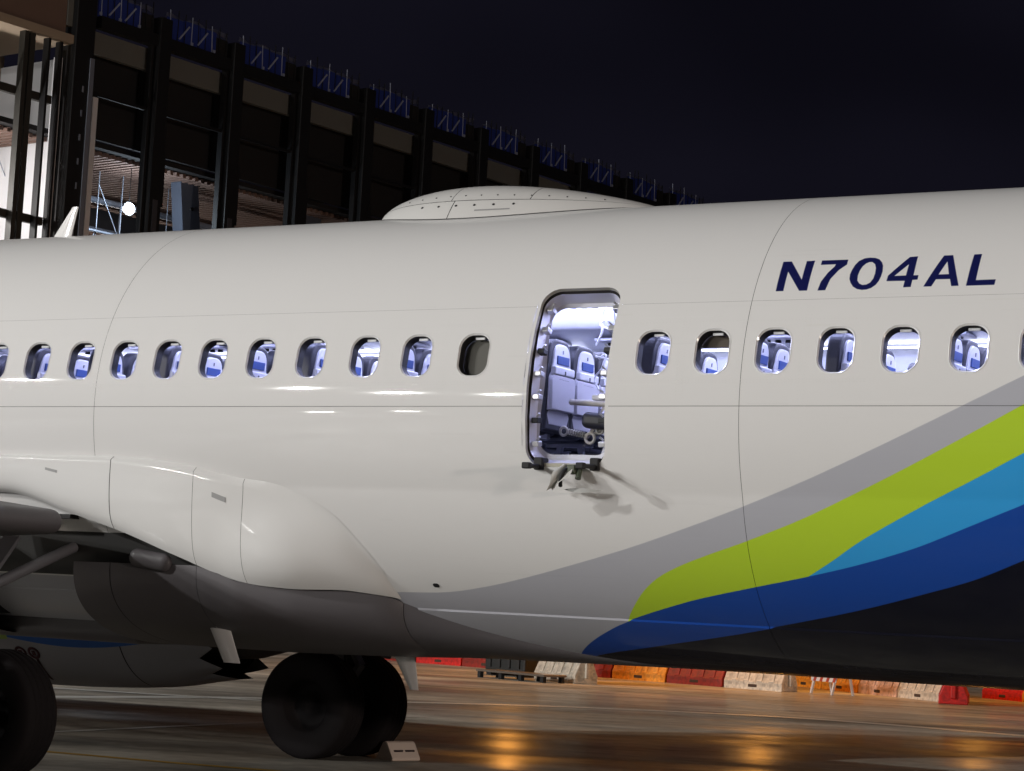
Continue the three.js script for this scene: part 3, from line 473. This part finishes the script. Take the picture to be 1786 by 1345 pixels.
  part('tail_fin', (() => { const s = new THREE.Shape(); s.moveTo(10.5, 4.9); s.lineTo(16.2, 11.6); s.lineTo(18.6, 11.6); s.lineTo(17.6, 5.1); s.closePath(); return new THREE.ExtrudeGeometry(s, { depth: 0.3, bevelEnabled: true, bevelSize: 0.08, bevelThickness: 0.08 }).translate(0, 0, -0.15); })(), std(lin(0.02, 0.05, 0.2), 0.4), plane);
}
// ---------------------------------------------------------------- landing gear
function gear(sd) {
  const g = new THREE.Group(); g.name = 'main_landing_gear'; plane.add(g); g.position.set(-4.21, 0, sd * 2.86);
  const prof = []; const w = 0.205, r = 0.565;              // tyre profile: sidewall, shoulder, tread with grooves
  const add = (x, y) => prof.push(new THREE.Vector2(y, x));
  add(-0.13, 0.27); add(-0.165, 0.30); add(-0.195, 0.37); add(-w, 0.45); add(-0.192, 0.515); add(-0.165, 0.55);
  for (const gx of [-0.11, -0.04, 0.04, 0.11]) { add(gx - 0.014, r - 0.16 * gx * gx * 4 * 0.2); add(gx - 0.008, r - 0.018); add(gx + 0.008, r - 0.018); add(gx + 0.014, r - 0.16 * gx * gx * 4 * 0.2); }
  add(0.165, 0.55); add(0.192, 0.515); add(w, 0.45); add(0.195, 0.37); add(0.165, 0.30); add(0.13, 0.27);
  const tyre = new THREE.LatheGeometry(prof, 72).rotateX(Math.PI / 2);
  const rim = new THREE.LatheGeometry([[0.0, 0.06], [0.08, 0.07], [0.11, 0.02], [0.2, 0.0], [0.235, 0.05], [0.26, 0.11], [0.275, 0.14]].map(([a, b]) => new THREE.Vector2(a, b)), 40).rotateX(Math.PI / 2);
  for (const k of [-1, 1]) { const t = part('tyre', tyre, rubber, g, [0, r - 0.004, k * 0.43]); for (const q of [-1, 1]) { const m = part('rim', rim, rubber, g, [0, r - 0.004, k * 0.43]); if (q < 0) m.rotation.x = Math.PI; } }
  part('axle', rod([0, r, -0.4], [0, r, 0.4], 0.07), steel, g);
  part('strut', merge([rod([0, r, 0], [-0.02, 1.35, 0.0], 0.085), rod([-0.02, 1.3, 0], [-0.1, 2.3, sd * 0.15], 0.13)]), std(lin(0.2, 0.2, 0.21), 0.5, 0.2), g);
  part('torsion_link', merge([beam([0.1, 0.72, 0], [0.3, 1.0, 0], 0.12, 0.05), beam([0.3, 1.0, 0], [0.1, 1.3, 0], 0.12, 0.05)]), steel, g);
  part('side_brace', merge([rod([-0.05, 1.55, 0], [0.0, 2.05, -sd * 1.3], 0.05), beam([-0.12, 1.5, -sd * 0.1], [-0.25, 2.1, -sd * 0.75], 0.16, 0.04)]), std(lin(0.16, 0.16, 0.175), 0.5, 0.2), g);
  part('gear_door', beam([0.05, 1.1, sd * 0.52], [-0.1, 2.1, sd * 0.62], 0.9, 0.04), greyPaint, g);
  part('brake_line', tube([[0.1, 1.3, 0.05], [0.16, 1.1, 0.1], [0.14, 0.9, 0.06], [0.1, 0.66, 0.15]], 0.014), black, g);
}
gear(1); gear(-1);
// ---------------------------------------------------------------- starboard engine, seen under the belly
{
  const e = new THREE.Group(); e.name = 'engine'; e.position.set(-8.35, 1.5, -4.83); plane.add(e);
  const cowl = phy(lin(0.33, 0.33, 0.36), 0.35, { clearcoat: 0.4, clearcoatRoughness: 0.1 });
  const prof = [[-3.1, 0.98], [-2.9, 1.05], [-2.2, 1.1], [-1.2, 1.1], [0, 1.05], [0.7, 0.98], [1.25, 0.86]];
  const cv = new THREE.CatmullRomCurve3(prof.map(p => V(p[0], p[1], 0)));
  const NC = 16;
  const cows = [[0, 0.42], [0.42, 0.72], [0.72, 1]];
  cows.forEach(([a, b], k) => part('cowl_panel', grid(160, 20, (u, v) => { const q = cv.getPoint(a + 0.002 + (b - a - 0.004) * v), th = u * 2 * Math.PI, ch = k === 2 ? 0.26 * Math.pow(v, 4) * (1 - 2 * Math.abs(((u * NC) % 1) - 0.5)) : 0; return [q.x + ch, q.y * Math.sin(th) * 0.99, q.y * Math.cos(th)]; }), cowl, e));
  part('cowl_lining', grid(60, 10, (u, v) => { const q = cv.getPoint(v * 0.985), th = u * 2 * Math.PI; return [q.x, (q.y - 0.03) * Math.sin(th), (q.y - 0.03) * Math.cos(th)]; }), black, e);
  const rad = (x) => { let a = 0, c = 1; for (let i = 0; i < 24; i++) { const m = (a + c) / 2; if (cv.getPoint(m).x < x) a = m; else c = m; } return cv.getPoint(a).y; };
  const onN = (x, deg, off = 0.004) => { const q = rad(x) + off, th = deg * Math.PI / 180; return [x, q * Math.sin(th) * 0.99, q * Math.cos(th)]; };
  part('blue_cowl_band', grid(40, 16, (u, v) => { const x = -1.5 + 2.3 * u, lo = -26.5 - 5.5 * Math.sin(Math.PI * Math.min(1, Math.max(0, (x + 1.5) / 2.3))); return onN(x, lo + (62 - lo) * v); }), phy(lin(0.03, 0.12, 0.42), 0.35), e);
  part('green_cowl_band', grid(16, 4, (u, v) => onN(-2.2 + 0.72 * u, -30 + 5 * v + 2 * u, 0.006)), phy(lin(0.3, 0.42, 0.1), 0.4), e);
  part('exhaust_nozzle', new THREE.LatheGeometry([[0.62, 0.3], [0.62, 1.2], [0.58, 1.7], [0.46, 2.15], [0.44, 2.15]].map(p => new THREE.Vector2(...p)), 48).rotateZ(-Math.PI / 2), std(lin(0.12, 0.11, 0.11), 0.45, 0.6), e);
  part('exhaust_cone', new THREE.LatheGeometry([[0.3, 1.2], [0.3, 2.0], [0.2, 2.35], [0.02, 2.7]].map(p => new THREE.Vector2(...p)), 32).rotateZ(-Math.PI / 2), darkSteel, e);
  for (const x of [-1.34, -1.13]) { const q = onN(x, -38, 0.004), m = part('warning_mark', new THREE.TorusGeometry(0.075, 0.02, 6, 24), std(lin(0.05, 0.006, 0.012), 0.6), e, q); m.rotation.x = 38 * Math.PI / 180; m.scale.z = 0.3; part('warning_mark_core', grid(4, 4, (u, v) => onN(x - 0.03 + 0.06 * u, -40 + 4 * v, 0.007)), std(lin(0.05, 0.006, 0.012), 0.6), e); }
  part('warning_stripe', grid(12, 2, (u, v) => onN(-1.14 - 0.05 * u + 0.045 * v, -43 - 24 * u, 0.006)), std(lin(0.03, 0.005, 0.008), 0.6), e);
  part('pylon', rbox(-2.0, 1.2, 0.8, 1.5, -0.2, 0.2, 0.15, 4), greyPaint, e);
}
finish(plane);

// ---------------------------------------------------------------- wheel chock
{
  const t = thing('wheel_chock', 'pale wheel chock with a dark lettered band behind the right main tyres', 'chock', [-3.66, 0, -3.3], -0.35);
  const s = new THREE.Shape(); s.moveTo(-0.13, 0.004); s.lineTo(0.15, 0.004); s.quadraticCurveTo(0.165, 0.01, 0.155, 0.03); s.lineTo(0.06, 0.17); s.quadraticCurveTo(0.04, 0.195, 0.01, 0.19); s.lineTo(-0.02, 0.175); s.closePath();
  part('wedge', new THREE.ExtrudeGeometry(s, { depth: 0.36, bevelEnabled: true, bevelSize: 0.008, bevelThickness: 0.01, bevelSegments: 2 }).translate(0, 0, -0.18), std(lin(0.8, 0.68, 0.58), 0.6), t);
  for (const [p, q] of [[-0.14, -0.015], [0.02, 0.14]]) part('stencil', beam([0.118, 0.1, p], [0.118, 0.1, q], 0.012, 0.022), std(lin(0.03, 0.015, 0.015), 0.7), t);
}

// ---------------------------------------------------------------- plastic barriers
const barrierGeo = (() => {                                 // jersey profile along x, with sockets and feet
  const L = 0.86, prof = [[-0.30, 0.0], [-0.30, 0.16], [-0.27, 0.22], [-0.15, 0.5], [-0.12, 1.02], [-0.10, 1.06], [0.10, 1.06], [0.12, 1.02], [0.15, 0.5], [0.27, 0.22], [0.30, 0.16], [0.30, 0.0]];
  const s = new THREE.Shape(prof.map(p => new THREE.Vector2(...p)));
  return new THREE.ExtrudeGeometry(s, { depth: 2 * L - 0.04, bevelEnabled: true, bevelSize: 0.02, bevelThickness: 0.02, bevelSegments: 2 }).translate(0, 0, -L + 0.02).rotateY(Math.PI / 2).translate(0, 0.02, 0);
})();
const ribGeo = merge([-0.55, -0.2, 0.2, 0.55].map(x => beam([x, 0.2, 0.30], [x, 0.66, 0.13], 0.14, 0.05)));
const socketGeo = rbox(-0.07, 0.07, 0.72, 0.86, 0.1, 0.16, 0.01), footGeo = rbox(-0.13, 0.13, 0.06, 0.13, 0.30, 0.33, 0.01), capGeo = new THREE.CylinderGeometry(0.05, 0.05, 0.04, 12).translate(0, 1.08, 0), pinGeo = rbox(0.86, 0.93, 0.12, 0.9, -0.06, 0.06, 0.03);
const plastic = (() => {
  const n = noise2(9), n2 = noise2(91);
  return (r, g, b) => std(0xffffff, 0.55, 0, { map: noiseTexture(128, 128, (u, v) => { const k = 0.78 + 0.34 * (0.5 * n(u * 6, v * 4, 6, 4) + 0.5 * n2(u * 24, v * 24, 24)), d = n2(u * 10 + 3, v * 14, 10, 14) > 0.74 ? 0.88 : 1; return [r * k * d, g * k * d, b * k * d]; }) });
})();
const bMat = { orange: plastic(205, 30, 22), red: plastic(142, 33, 16), white: plastic(205, 196, 180), yellow: plastic(225, 150, 40), pink: plastic(205, 170, 150) };
const socketMat = std(lin(0.05, 0.03, 0.02), 0.8);
function barrier(tone, label, x, z, turn) {
  const t = thing('plastic_barrier', label, 'barrier', [x, 0, z], turn, 'water-filled barriers on the far side of the apron');
  part('shell', barrierGeo, bMat[tone], t);
  part('ribs', ribGeo, bMat[tone], t);
  for (const px of [-0.36, 0.36]) part('fork_socket', socketGeo, socketMat, t, [px, 0, 0]);
  part('drain_socket', footGeo, socketMat, t); part('filler_cap', capGeo, socketMat, t); part('joint_pin', pinGeo, bMat[tone], t);
}
const T1 = -Math.atan2(0.25, 0.97), T2 = -Math.atan2(0.61, 0.76);
const mainAt = (k) => [-13.58 + 0.97 * 1.78 * (k + 0.5), -32.04 + 0.25 * 1.78 * (k + 0.5)];
[[-6, 'red', 'dark red barrier at the left end of the row, beside the belly mast'], [-5, 'orange', 'orange barrier second from the left end of the row'], [-4, 'red', 'red barrier third from the left behind the flat steel plate'], [-3, 'red', 'red barrier left of the pale barrier that stands forward'], [-2, 'red', 'red barrier just right of the pale barrier that stands forward'], [-1, 'yellow', 'pale yellow barrier between two red barriers'], [0, 'red', 'red barrier left of the white ribbed barrier beside the gap'], [1, 'white', 'white ribbed barrier whose end faces the gap in the row']].forEach(([k, c, l]) => { const [x, z] = mainAt(k); barrier(c, l, x, z, T1); });
barrier('white', 'pale barrier standing forward of the row beside the flat steel plate', -14.35, -27.7, -0.5);
const secAt = (k) => [-11.9 + 0.78 * 1.76 * (k + 0.5), -36.07 + 0.625 * 1.76 * (k + 0.5)];
[[-1, 'orange', 'orange barrier just right of the gap in the row'], [0, 'yellow', 'yellow barrier behind the striped barricade'], [1, 'yellow', 'yellow barrier right of the striped barricade'], [2, 'pink', 'yellow-white barrier in the middle of the right-hand row'], [3, 'white', 'pinkish white barrier beside the bright orange one']].forEach(([k, c, l]) => { const [x, z] = secAt(k); barrier(c, l, x, z, T2); });
barrier('orange', 'bright orange barrier standing end-on', -6.2, -31.3, -1.3);
[[0, 'orange', 'orange barrier behind the end-on barrier'], [1, 'yellow', 'yellow barrier second from the right edge'], [2, 'orange', 'orange barrier cut by the right edge of the picture']].forEach(([k, c, l]) => barrier(c, l, -6.15 + 1.3 * k * 1.0, -35.9 + 1.1 * k * 0.95, T2));
// low steel plate on the ground
{
  const t = thing('steel_plate', 'flat dark steel plate on low feet before the pale barrier', 'steel plate', [-15.1, 0, -26.9], -0.35);
  part('deck', rbox(-1.2, 1.2, 0.14, 0.19, -0.35, 0.35, 0.01), std(lin(0.25, 0.22, 0.19), 0.3, 0.6), t);
  for (const x of [-1.1, -0.35, 0.35, 1.1]) for (const z of [-0.28, 0.28]) part('foot', box(x - 0.05, x + 0.05, 0.001, 0.14, z - 0.05, z + 0.05), black, t);
}
// dark equipment crate behind
{
  const t = thing('equipment_crate', 'dark ribbed crate standing among the red barriers', 'crate', [-16.4, 0, -29.2], -0.3);
  part('body', rbox(-0.7, 0.7, 0.12, 1.4, -0.5, 0.5, 0.04), std(lin(0.012, 0.014, 0.014), 0.6), t);
  for (const x of [-0.5, -0.17, 0.17, 0.5]) part('rib', box(x - 0.04, x + 0.04, 0.2, 1.3, 0.5, 0.54), std(lin(0.015, 0.016, 0.017), 0.6), t);
  for (const x of [-0.55, 0.55]) part('skid', box(x - 0.08, x + 0.08, 0.001, 0.12, -0.5, 0.5), black, t);
}
// striped barricade
{
  const t = thing('striped_barricade', 'white and red striped folding barricade before the yellow barriers', 'barricade', [-9.15, 0, -31.3], -0.6);
  const white = std(lin(0.6, 0.6, 0.62), 0.5), red = std(lin(0.35, 0.05, 0.03), 0.5);
  for (const z of [-0.3, 0.3]) for (const x of [-0.42, 0.42]) part('leg', beam([x, 0.002, z], [x, 1.1, z * 0.12], 0.05, 0.05), white, t);
  for (const [y, z] of [[0.78, 0.145], [0.40, 0.245]]) {
    const b = part('board', box(-0.5, 0.5, y - 0.1, y + 0.1, z - 0.012, z + 0.012), white, t);
    for (let k = 0; k < 4; k++) { const x = -0.42 + 0.26 * k, s = new THREE.Shape(); s.moveTo(x, y - 0.1); s.lineTo(x + 0.11, y - 0.1); s.lineTo(x + 0.21, y + 0.1); s.lineTo(x + 0.1, y + 0.1); s.closePath(); part('stripe', new THREE.ExtrudeGeometry(s, { depth: 0.003, bevelEnabled: false }).translate(0, 0, z + 0.0125), red, b); }
  }
}
// ---------------------------------------------------------------- sodium lamps beyond the barriers
const sodium = lin(1, 0.40, 0.07);
for (const [x, z, hx, hz, h, p, l] of [[-19.6, -34.5, -16.7, -29.3, 4.8, 40, 'sodium lamp post with a long arm behind the red barriers'], [-12.7, -35.5, -10.6, -30.4, 4.7, 36, 'sodium lamp post with a long arm behind the white ribbed barrier'], [-6.0, -38.2, -6.2, -33.0, 4.8, 26, 'sodium lamp post with a long arm behind the end-on orange barrier']]) {
  const t = thing('lamp_post', l, 'lamp post', [x, 0, z], 0, 'sodium lamp posts by the barriers'), dx = hx - x, dz = hz - z;
  part('pole', rod([0, 0.002, 0], [0, h + 0.3, 0], 0.07, 0.05), darkSteel, t);
  part('arm', rod([0, h + 0.28, 0], [dx, h + 0.16, dz], 0.04, 0.025), darkSteel, t);
  part('lamp_hood', new THREE.LatheGeometry([[0.02, 0.16], [0.14, 0.12], [0.2, 0.0]].map(q => new THREE.Vector2(...q)), 20).translate(dx, h + 0.05, dz), darkSteel, t);
  part('lamp_bulb', new THREE.SphereGeometry(0.1, 16, 10).translate(dx, h, dz), new THREE.MeshStandardMaterial({ color: 0x332211, emissive: sodium, emissiveIntensity: 60 }), t);
  const pl = new THREE.PointLight(sodium, p, 0, 2); pl.position.set(hx, h, hz); pl.shadow.radius = 5; pl.castShadow = true; pl.name = 'sodium_light'; scene.add(pl);
}

// ---------------------------------------------------------------- terminal under construction
{
  const b = thing('terminal_building', 'dark unfinished terminal building with open steel bays and a blue parapet', 'building', [-36.397, 0, -35.914], 0);
  // local frame: x along the facade (away from the camera), z towards the apron
  b.rotation.y = Math.atan2(0.99175553, 0.12814435);
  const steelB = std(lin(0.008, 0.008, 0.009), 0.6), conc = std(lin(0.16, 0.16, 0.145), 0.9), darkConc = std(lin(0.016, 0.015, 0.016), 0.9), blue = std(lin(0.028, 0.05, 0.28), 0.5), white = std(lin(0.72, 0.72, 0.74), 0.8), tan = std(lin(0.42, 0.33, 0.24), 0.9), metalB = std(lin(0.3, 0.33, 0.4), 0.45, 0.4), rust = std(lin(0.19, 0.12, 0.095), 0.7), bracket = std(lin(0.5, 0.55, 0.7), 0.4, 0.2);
  const ts = []; for (let k = 0; k < 18; k++) ts.push(2.22 + 3.52 * k);
  part('corner_column', rbox(-1.75, -0.95, 0, 24, -0.45, 0.35, 0.03), steelB, b);
  part('corner_column', rbox(-0.93, -0.62, 0, 17.4, -0.3, 0.3, 0.02), steelB, b);
  part('cladding_strip', box(-0.86, -0.66, 0, 17.2, 0.31, 0.36), white, b);
  part('cladding_strip', box(-1.12, -0.95, 0, 18.4, 0.36, 0.40), metalB, b);
  for (let k = 0; k < 9; k++) part('bolt_plate', box(-1.36, -1.3, 11 + 0.78 * k, 11.2 + 0.78 * k, 0.355, 0.37), metalB, b);
  for (const t of ts) { part('column', rbox(t - 0.3, t + 0.22, 0, 20.55, -0.2, 0.3, 0.02), steelB, b); part('column_flange', box(t - 0.46, t - 0.36, 0, 19.6, -0.12, 0.1), steelB, b); part('splice_plate', box(t - 0.34, t + 0.26, 14.2, 16.2, 0.3, 0.34), steelB, b); part('lit_plate', box(t - 0.2, t + 0.02, 12.2, 14.4, 0.345, 0.36), std(lin(0.06, 0.06, 0.07), 0.5), b); }
  for (let k = -1; k < ts.length - 1; k++) {
    const a = k < 0 ? -0.6 : ts[k] + 0.24, e = ts[k + 1] - 0.3;
    part('edge_beam', box(a, e, 19.55, 19.95, -0.1, 0.2), steelB, b);
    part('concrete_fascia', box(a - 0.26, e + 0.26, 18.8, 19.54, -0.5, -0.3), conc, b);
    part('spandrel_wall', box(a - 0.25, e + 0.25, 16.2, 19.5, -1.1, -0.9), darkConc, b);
    part('guard_rail', beam([a, 17.4, 0], [e, 17.4, 0], 0.08, 0.1), steelB, b);
    // parapet: blue sheet panels with posts, brackets and a grey end panel
    const w = e - a - 0.62;
    for (let j = 0; j < 3; j++) part('parapet_panel', box(a + 0.02 + w / 3 * j, a + w / 3 * (j + 1) - 0.02, 19.96, 20.75 + 0.04 * (j % 2), -0.06, -0.02), blue, b);
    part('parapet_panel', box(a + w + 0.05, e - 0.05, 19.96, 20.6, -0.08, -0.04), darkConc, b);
    for (const q of [0.25, 0.62]) part('bracket', beam([a + w * q, 20.1, 0.0], [a + w * q + 0.42, 20.62, 0.02], 0.04, 0.05), bracket, b);
    for (const q of [0.05, 0.5, 0.95]) part('bracket_foot', rbox(a + w * q - 0.05, a + w * q + 0.05, 20.02, 20.12, -0.02, 0.04, 0.01), bracket, b);
    for (let j = 0; j < 9; j++) { const x = a + (e - a) * (j + 0.5) / 9; part('rebar_post', rod([x, 19.96, 0.0], [x + rr(-0.04, 0.04), 20.85 + rr(0, 0.3), -0.02], 0.02, 0.02, 5), j % 3 ? steelB : bracket, b); }
    part('safety_sheet', grid(10, 3, (u, v) => [a + (e - a) * u, 20.72 + 0.16 * v + 0.05 * Math.sin(u * 17 + k), -0.12 + 0.05 * Math.sin(u * 11 + v * 2)]), std(lin(0.12, 0.13, 0.2), 0.3), b);
  }
  // ribbed metal deck under the upper floor, floor slab, back wall
  const ribs = [], ribs2 = []; for (let x = -9; x < 60; x += 0.3) { ribs.push(box(x, x + 0.14, 15.86, 16.0, -62, -1.5)); }
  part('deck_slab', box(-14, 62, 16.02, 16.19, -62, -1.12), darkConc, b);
  const rib = part('deck_ribs', merge(ribs), rust, b); rib.userData.kind = 'stuff';
  part('back_wall', box(-14, 62, 0, 16, -62.2, -62), std(lin(0.1, 0.1, 0.11), 0.9), b);
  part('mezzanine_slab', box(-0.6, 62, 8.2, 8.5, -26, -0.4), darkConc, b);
  for (const [x, dx] of [[5.9, 0.8], [12.9, -1.0], [20, 0.7]]) { const br = part('raking_strut', beam([x, 17.2, -2.4], [x + dx, 11.6, -2.4], 0.5, 0.85), std(lin(0.13, 0.15, 0.2), 0.5, 0.3), b); part('strut_bolt', new THREE.CylinderGeometry(0.07, 0.07, 0.06, 12).rotateX(Math.PI / 2).translate(x + dx * 0.42, 15.0, -2.12), black, br); }
  // scaffold frames, pipes and ducts in the bays
  for (let k = 0; k < 7; k++) { const x = -0.2 + k * 1.1; part('scaffold_pole', rod([x, 11.5, -3.5], [x, 16, -3.5], 0.02, 0.02, 6), metalB, b); part('scaffold_pole', rod([x, 11.5, -6], [x + 0.05, 16, -6], 0.02, 0.02, 6), metalB, b); if (k % 2) part('scaffold_brace', rod([x - 1.1, 12, -3.5], [x, 13.8, -3.5], 0.017, 0.017, 6), metalB, b); else part('scaffold_brace', rod([x - 1.1, 15.4, -3.5], [x, 13.6, -3.5], 0.017, 0.017, 6), metalB, b); }
  for (const [y, z, r] of [[13.75, -3.4, 0.05], [12.75, -3.4, 0.06], [15.2, -5, 0.12], [14.4, -6, 0.06]]) part('service_pipe', rod([-0.5, y, z], [26, y, z], r, r, 8), metalB, b);
  part('air_duct', rbox(-0.3, 5.2, 13.7, 14.5, -7.5, -6.4, 0.03), std(lin(0.15, 0.2, 0.28), 0.4, 0.3), b);
  part('air_duct', rbox(6.4, 16, 14.9, 15.6, -9, -8, 0.03), std(lin(0.05, 0.05, 0.055), 0.5), b);
  // the lit corner room: white boards, slim frames, tan soffit
  part('room_wall', box(-14, -0.9, 0, 15.1, -4.3, -4.1), white, b);
  part('room_wall', box(-14, -0.9, 16.5, 19, -4.3, -4.1), tan, b);
  part('room_return_wall', box(-1.0, -0.9, 0, 18.6, -4.1, -0.5), white, b);
  part('corner_soffit', box(-14, -1.76, 18.72, 19.0, -4.2, 0.25), tan, b);
  part('corner_parapet', box(-14, -2.0, 19.01, 24, -0.1, 0.1), std(lin(0.2, 0.13, 0.1), 0.9), b);
  part('corner_parapet', box(-1.98, -1.76, 19.3, 24, -0.1, 0.14), conc, b);
  for (const [x, w] of [[-3.55, 0.16], [-3.3, 0.2], [-2.62, 0.09], [-2.12, 0.09], [-5.6, 0.2], [-8, 0.2]]) part('window_mullion', box(x - w / 2, x + w / 2, 0, 18.72, -0.12, 0.14), w > 0.15 ? std(lin(0.035, 0.033, 0.028), 0.6) : steelB, b);
  for (const y of [16.85, 12.95, 9]) part('window_transom', box(-14, -2.16, y - 0.13, y + 0.13, -0.3, -0.13), std(lin(0.03, 0.028, 0.024), 0.6), b);
  part('white_post', box(-2.0, -1.8, 0, 18.3, -0.35, -0.15), white, b);
  finish(b);
  const R0 = (x, y, z) => b.localToWorld(V(x, y, z));
  b.updateMatrixWorld(true);
  // work lights inside the building
  const wl = (x, y, z, p, colr, label, grp) => {
    const w = R0(x, y, z), t = thing('work_light', label, 'work light', [w.x, w.y, w.z], b.rotation.y, grp);
    part('lamp_bulb', new THREE.SphereGeometry(0.2, 20, 14), new THREE.MeshStandardMaterial({ color: 0x333333, emissive: colr, emissiveIntensity: 40 }), t);
    part('cage_ring', new THREE.TorusGeometry(0.24, 0.015, 6, 24), darkSteel, t); part('hanger', rod([0, 0.21, 0], [0, 1.4, 0], 0.012, 0.012, 6), darkSteel, t);
    const l = new THREE.PointLight(colr, p, 0, 2); l.position.copy(w); l.castShadow = true; l.shadow.radius = 7; l.name = 'work_light_source'; scene.add(l);
  };
  wl(3.16, 14.45, -2, 14, lin(0.75, 0.88, 1), 'bright bluish work light glowing in the dark steel bay');
  wl(6.5, 10.5, -14, 60, lin(1, 0.9, 0.82), 'work light hung deep inside the second steel bay', 'work lights hidden inside the terminal');
  wl(16, 9.5, -16, 60, lin(1, 0.9, 0.82), 'work light hung deep inside the fifth steel bay', 'work lights hidden inside the terminal');
  wl(-6.2, 13.5, -1.6, 70, lin(1, 0.96, 0.93), 'work light of the white boarded corner room beyond the left edge');
}
renderer.render(scene, camera);
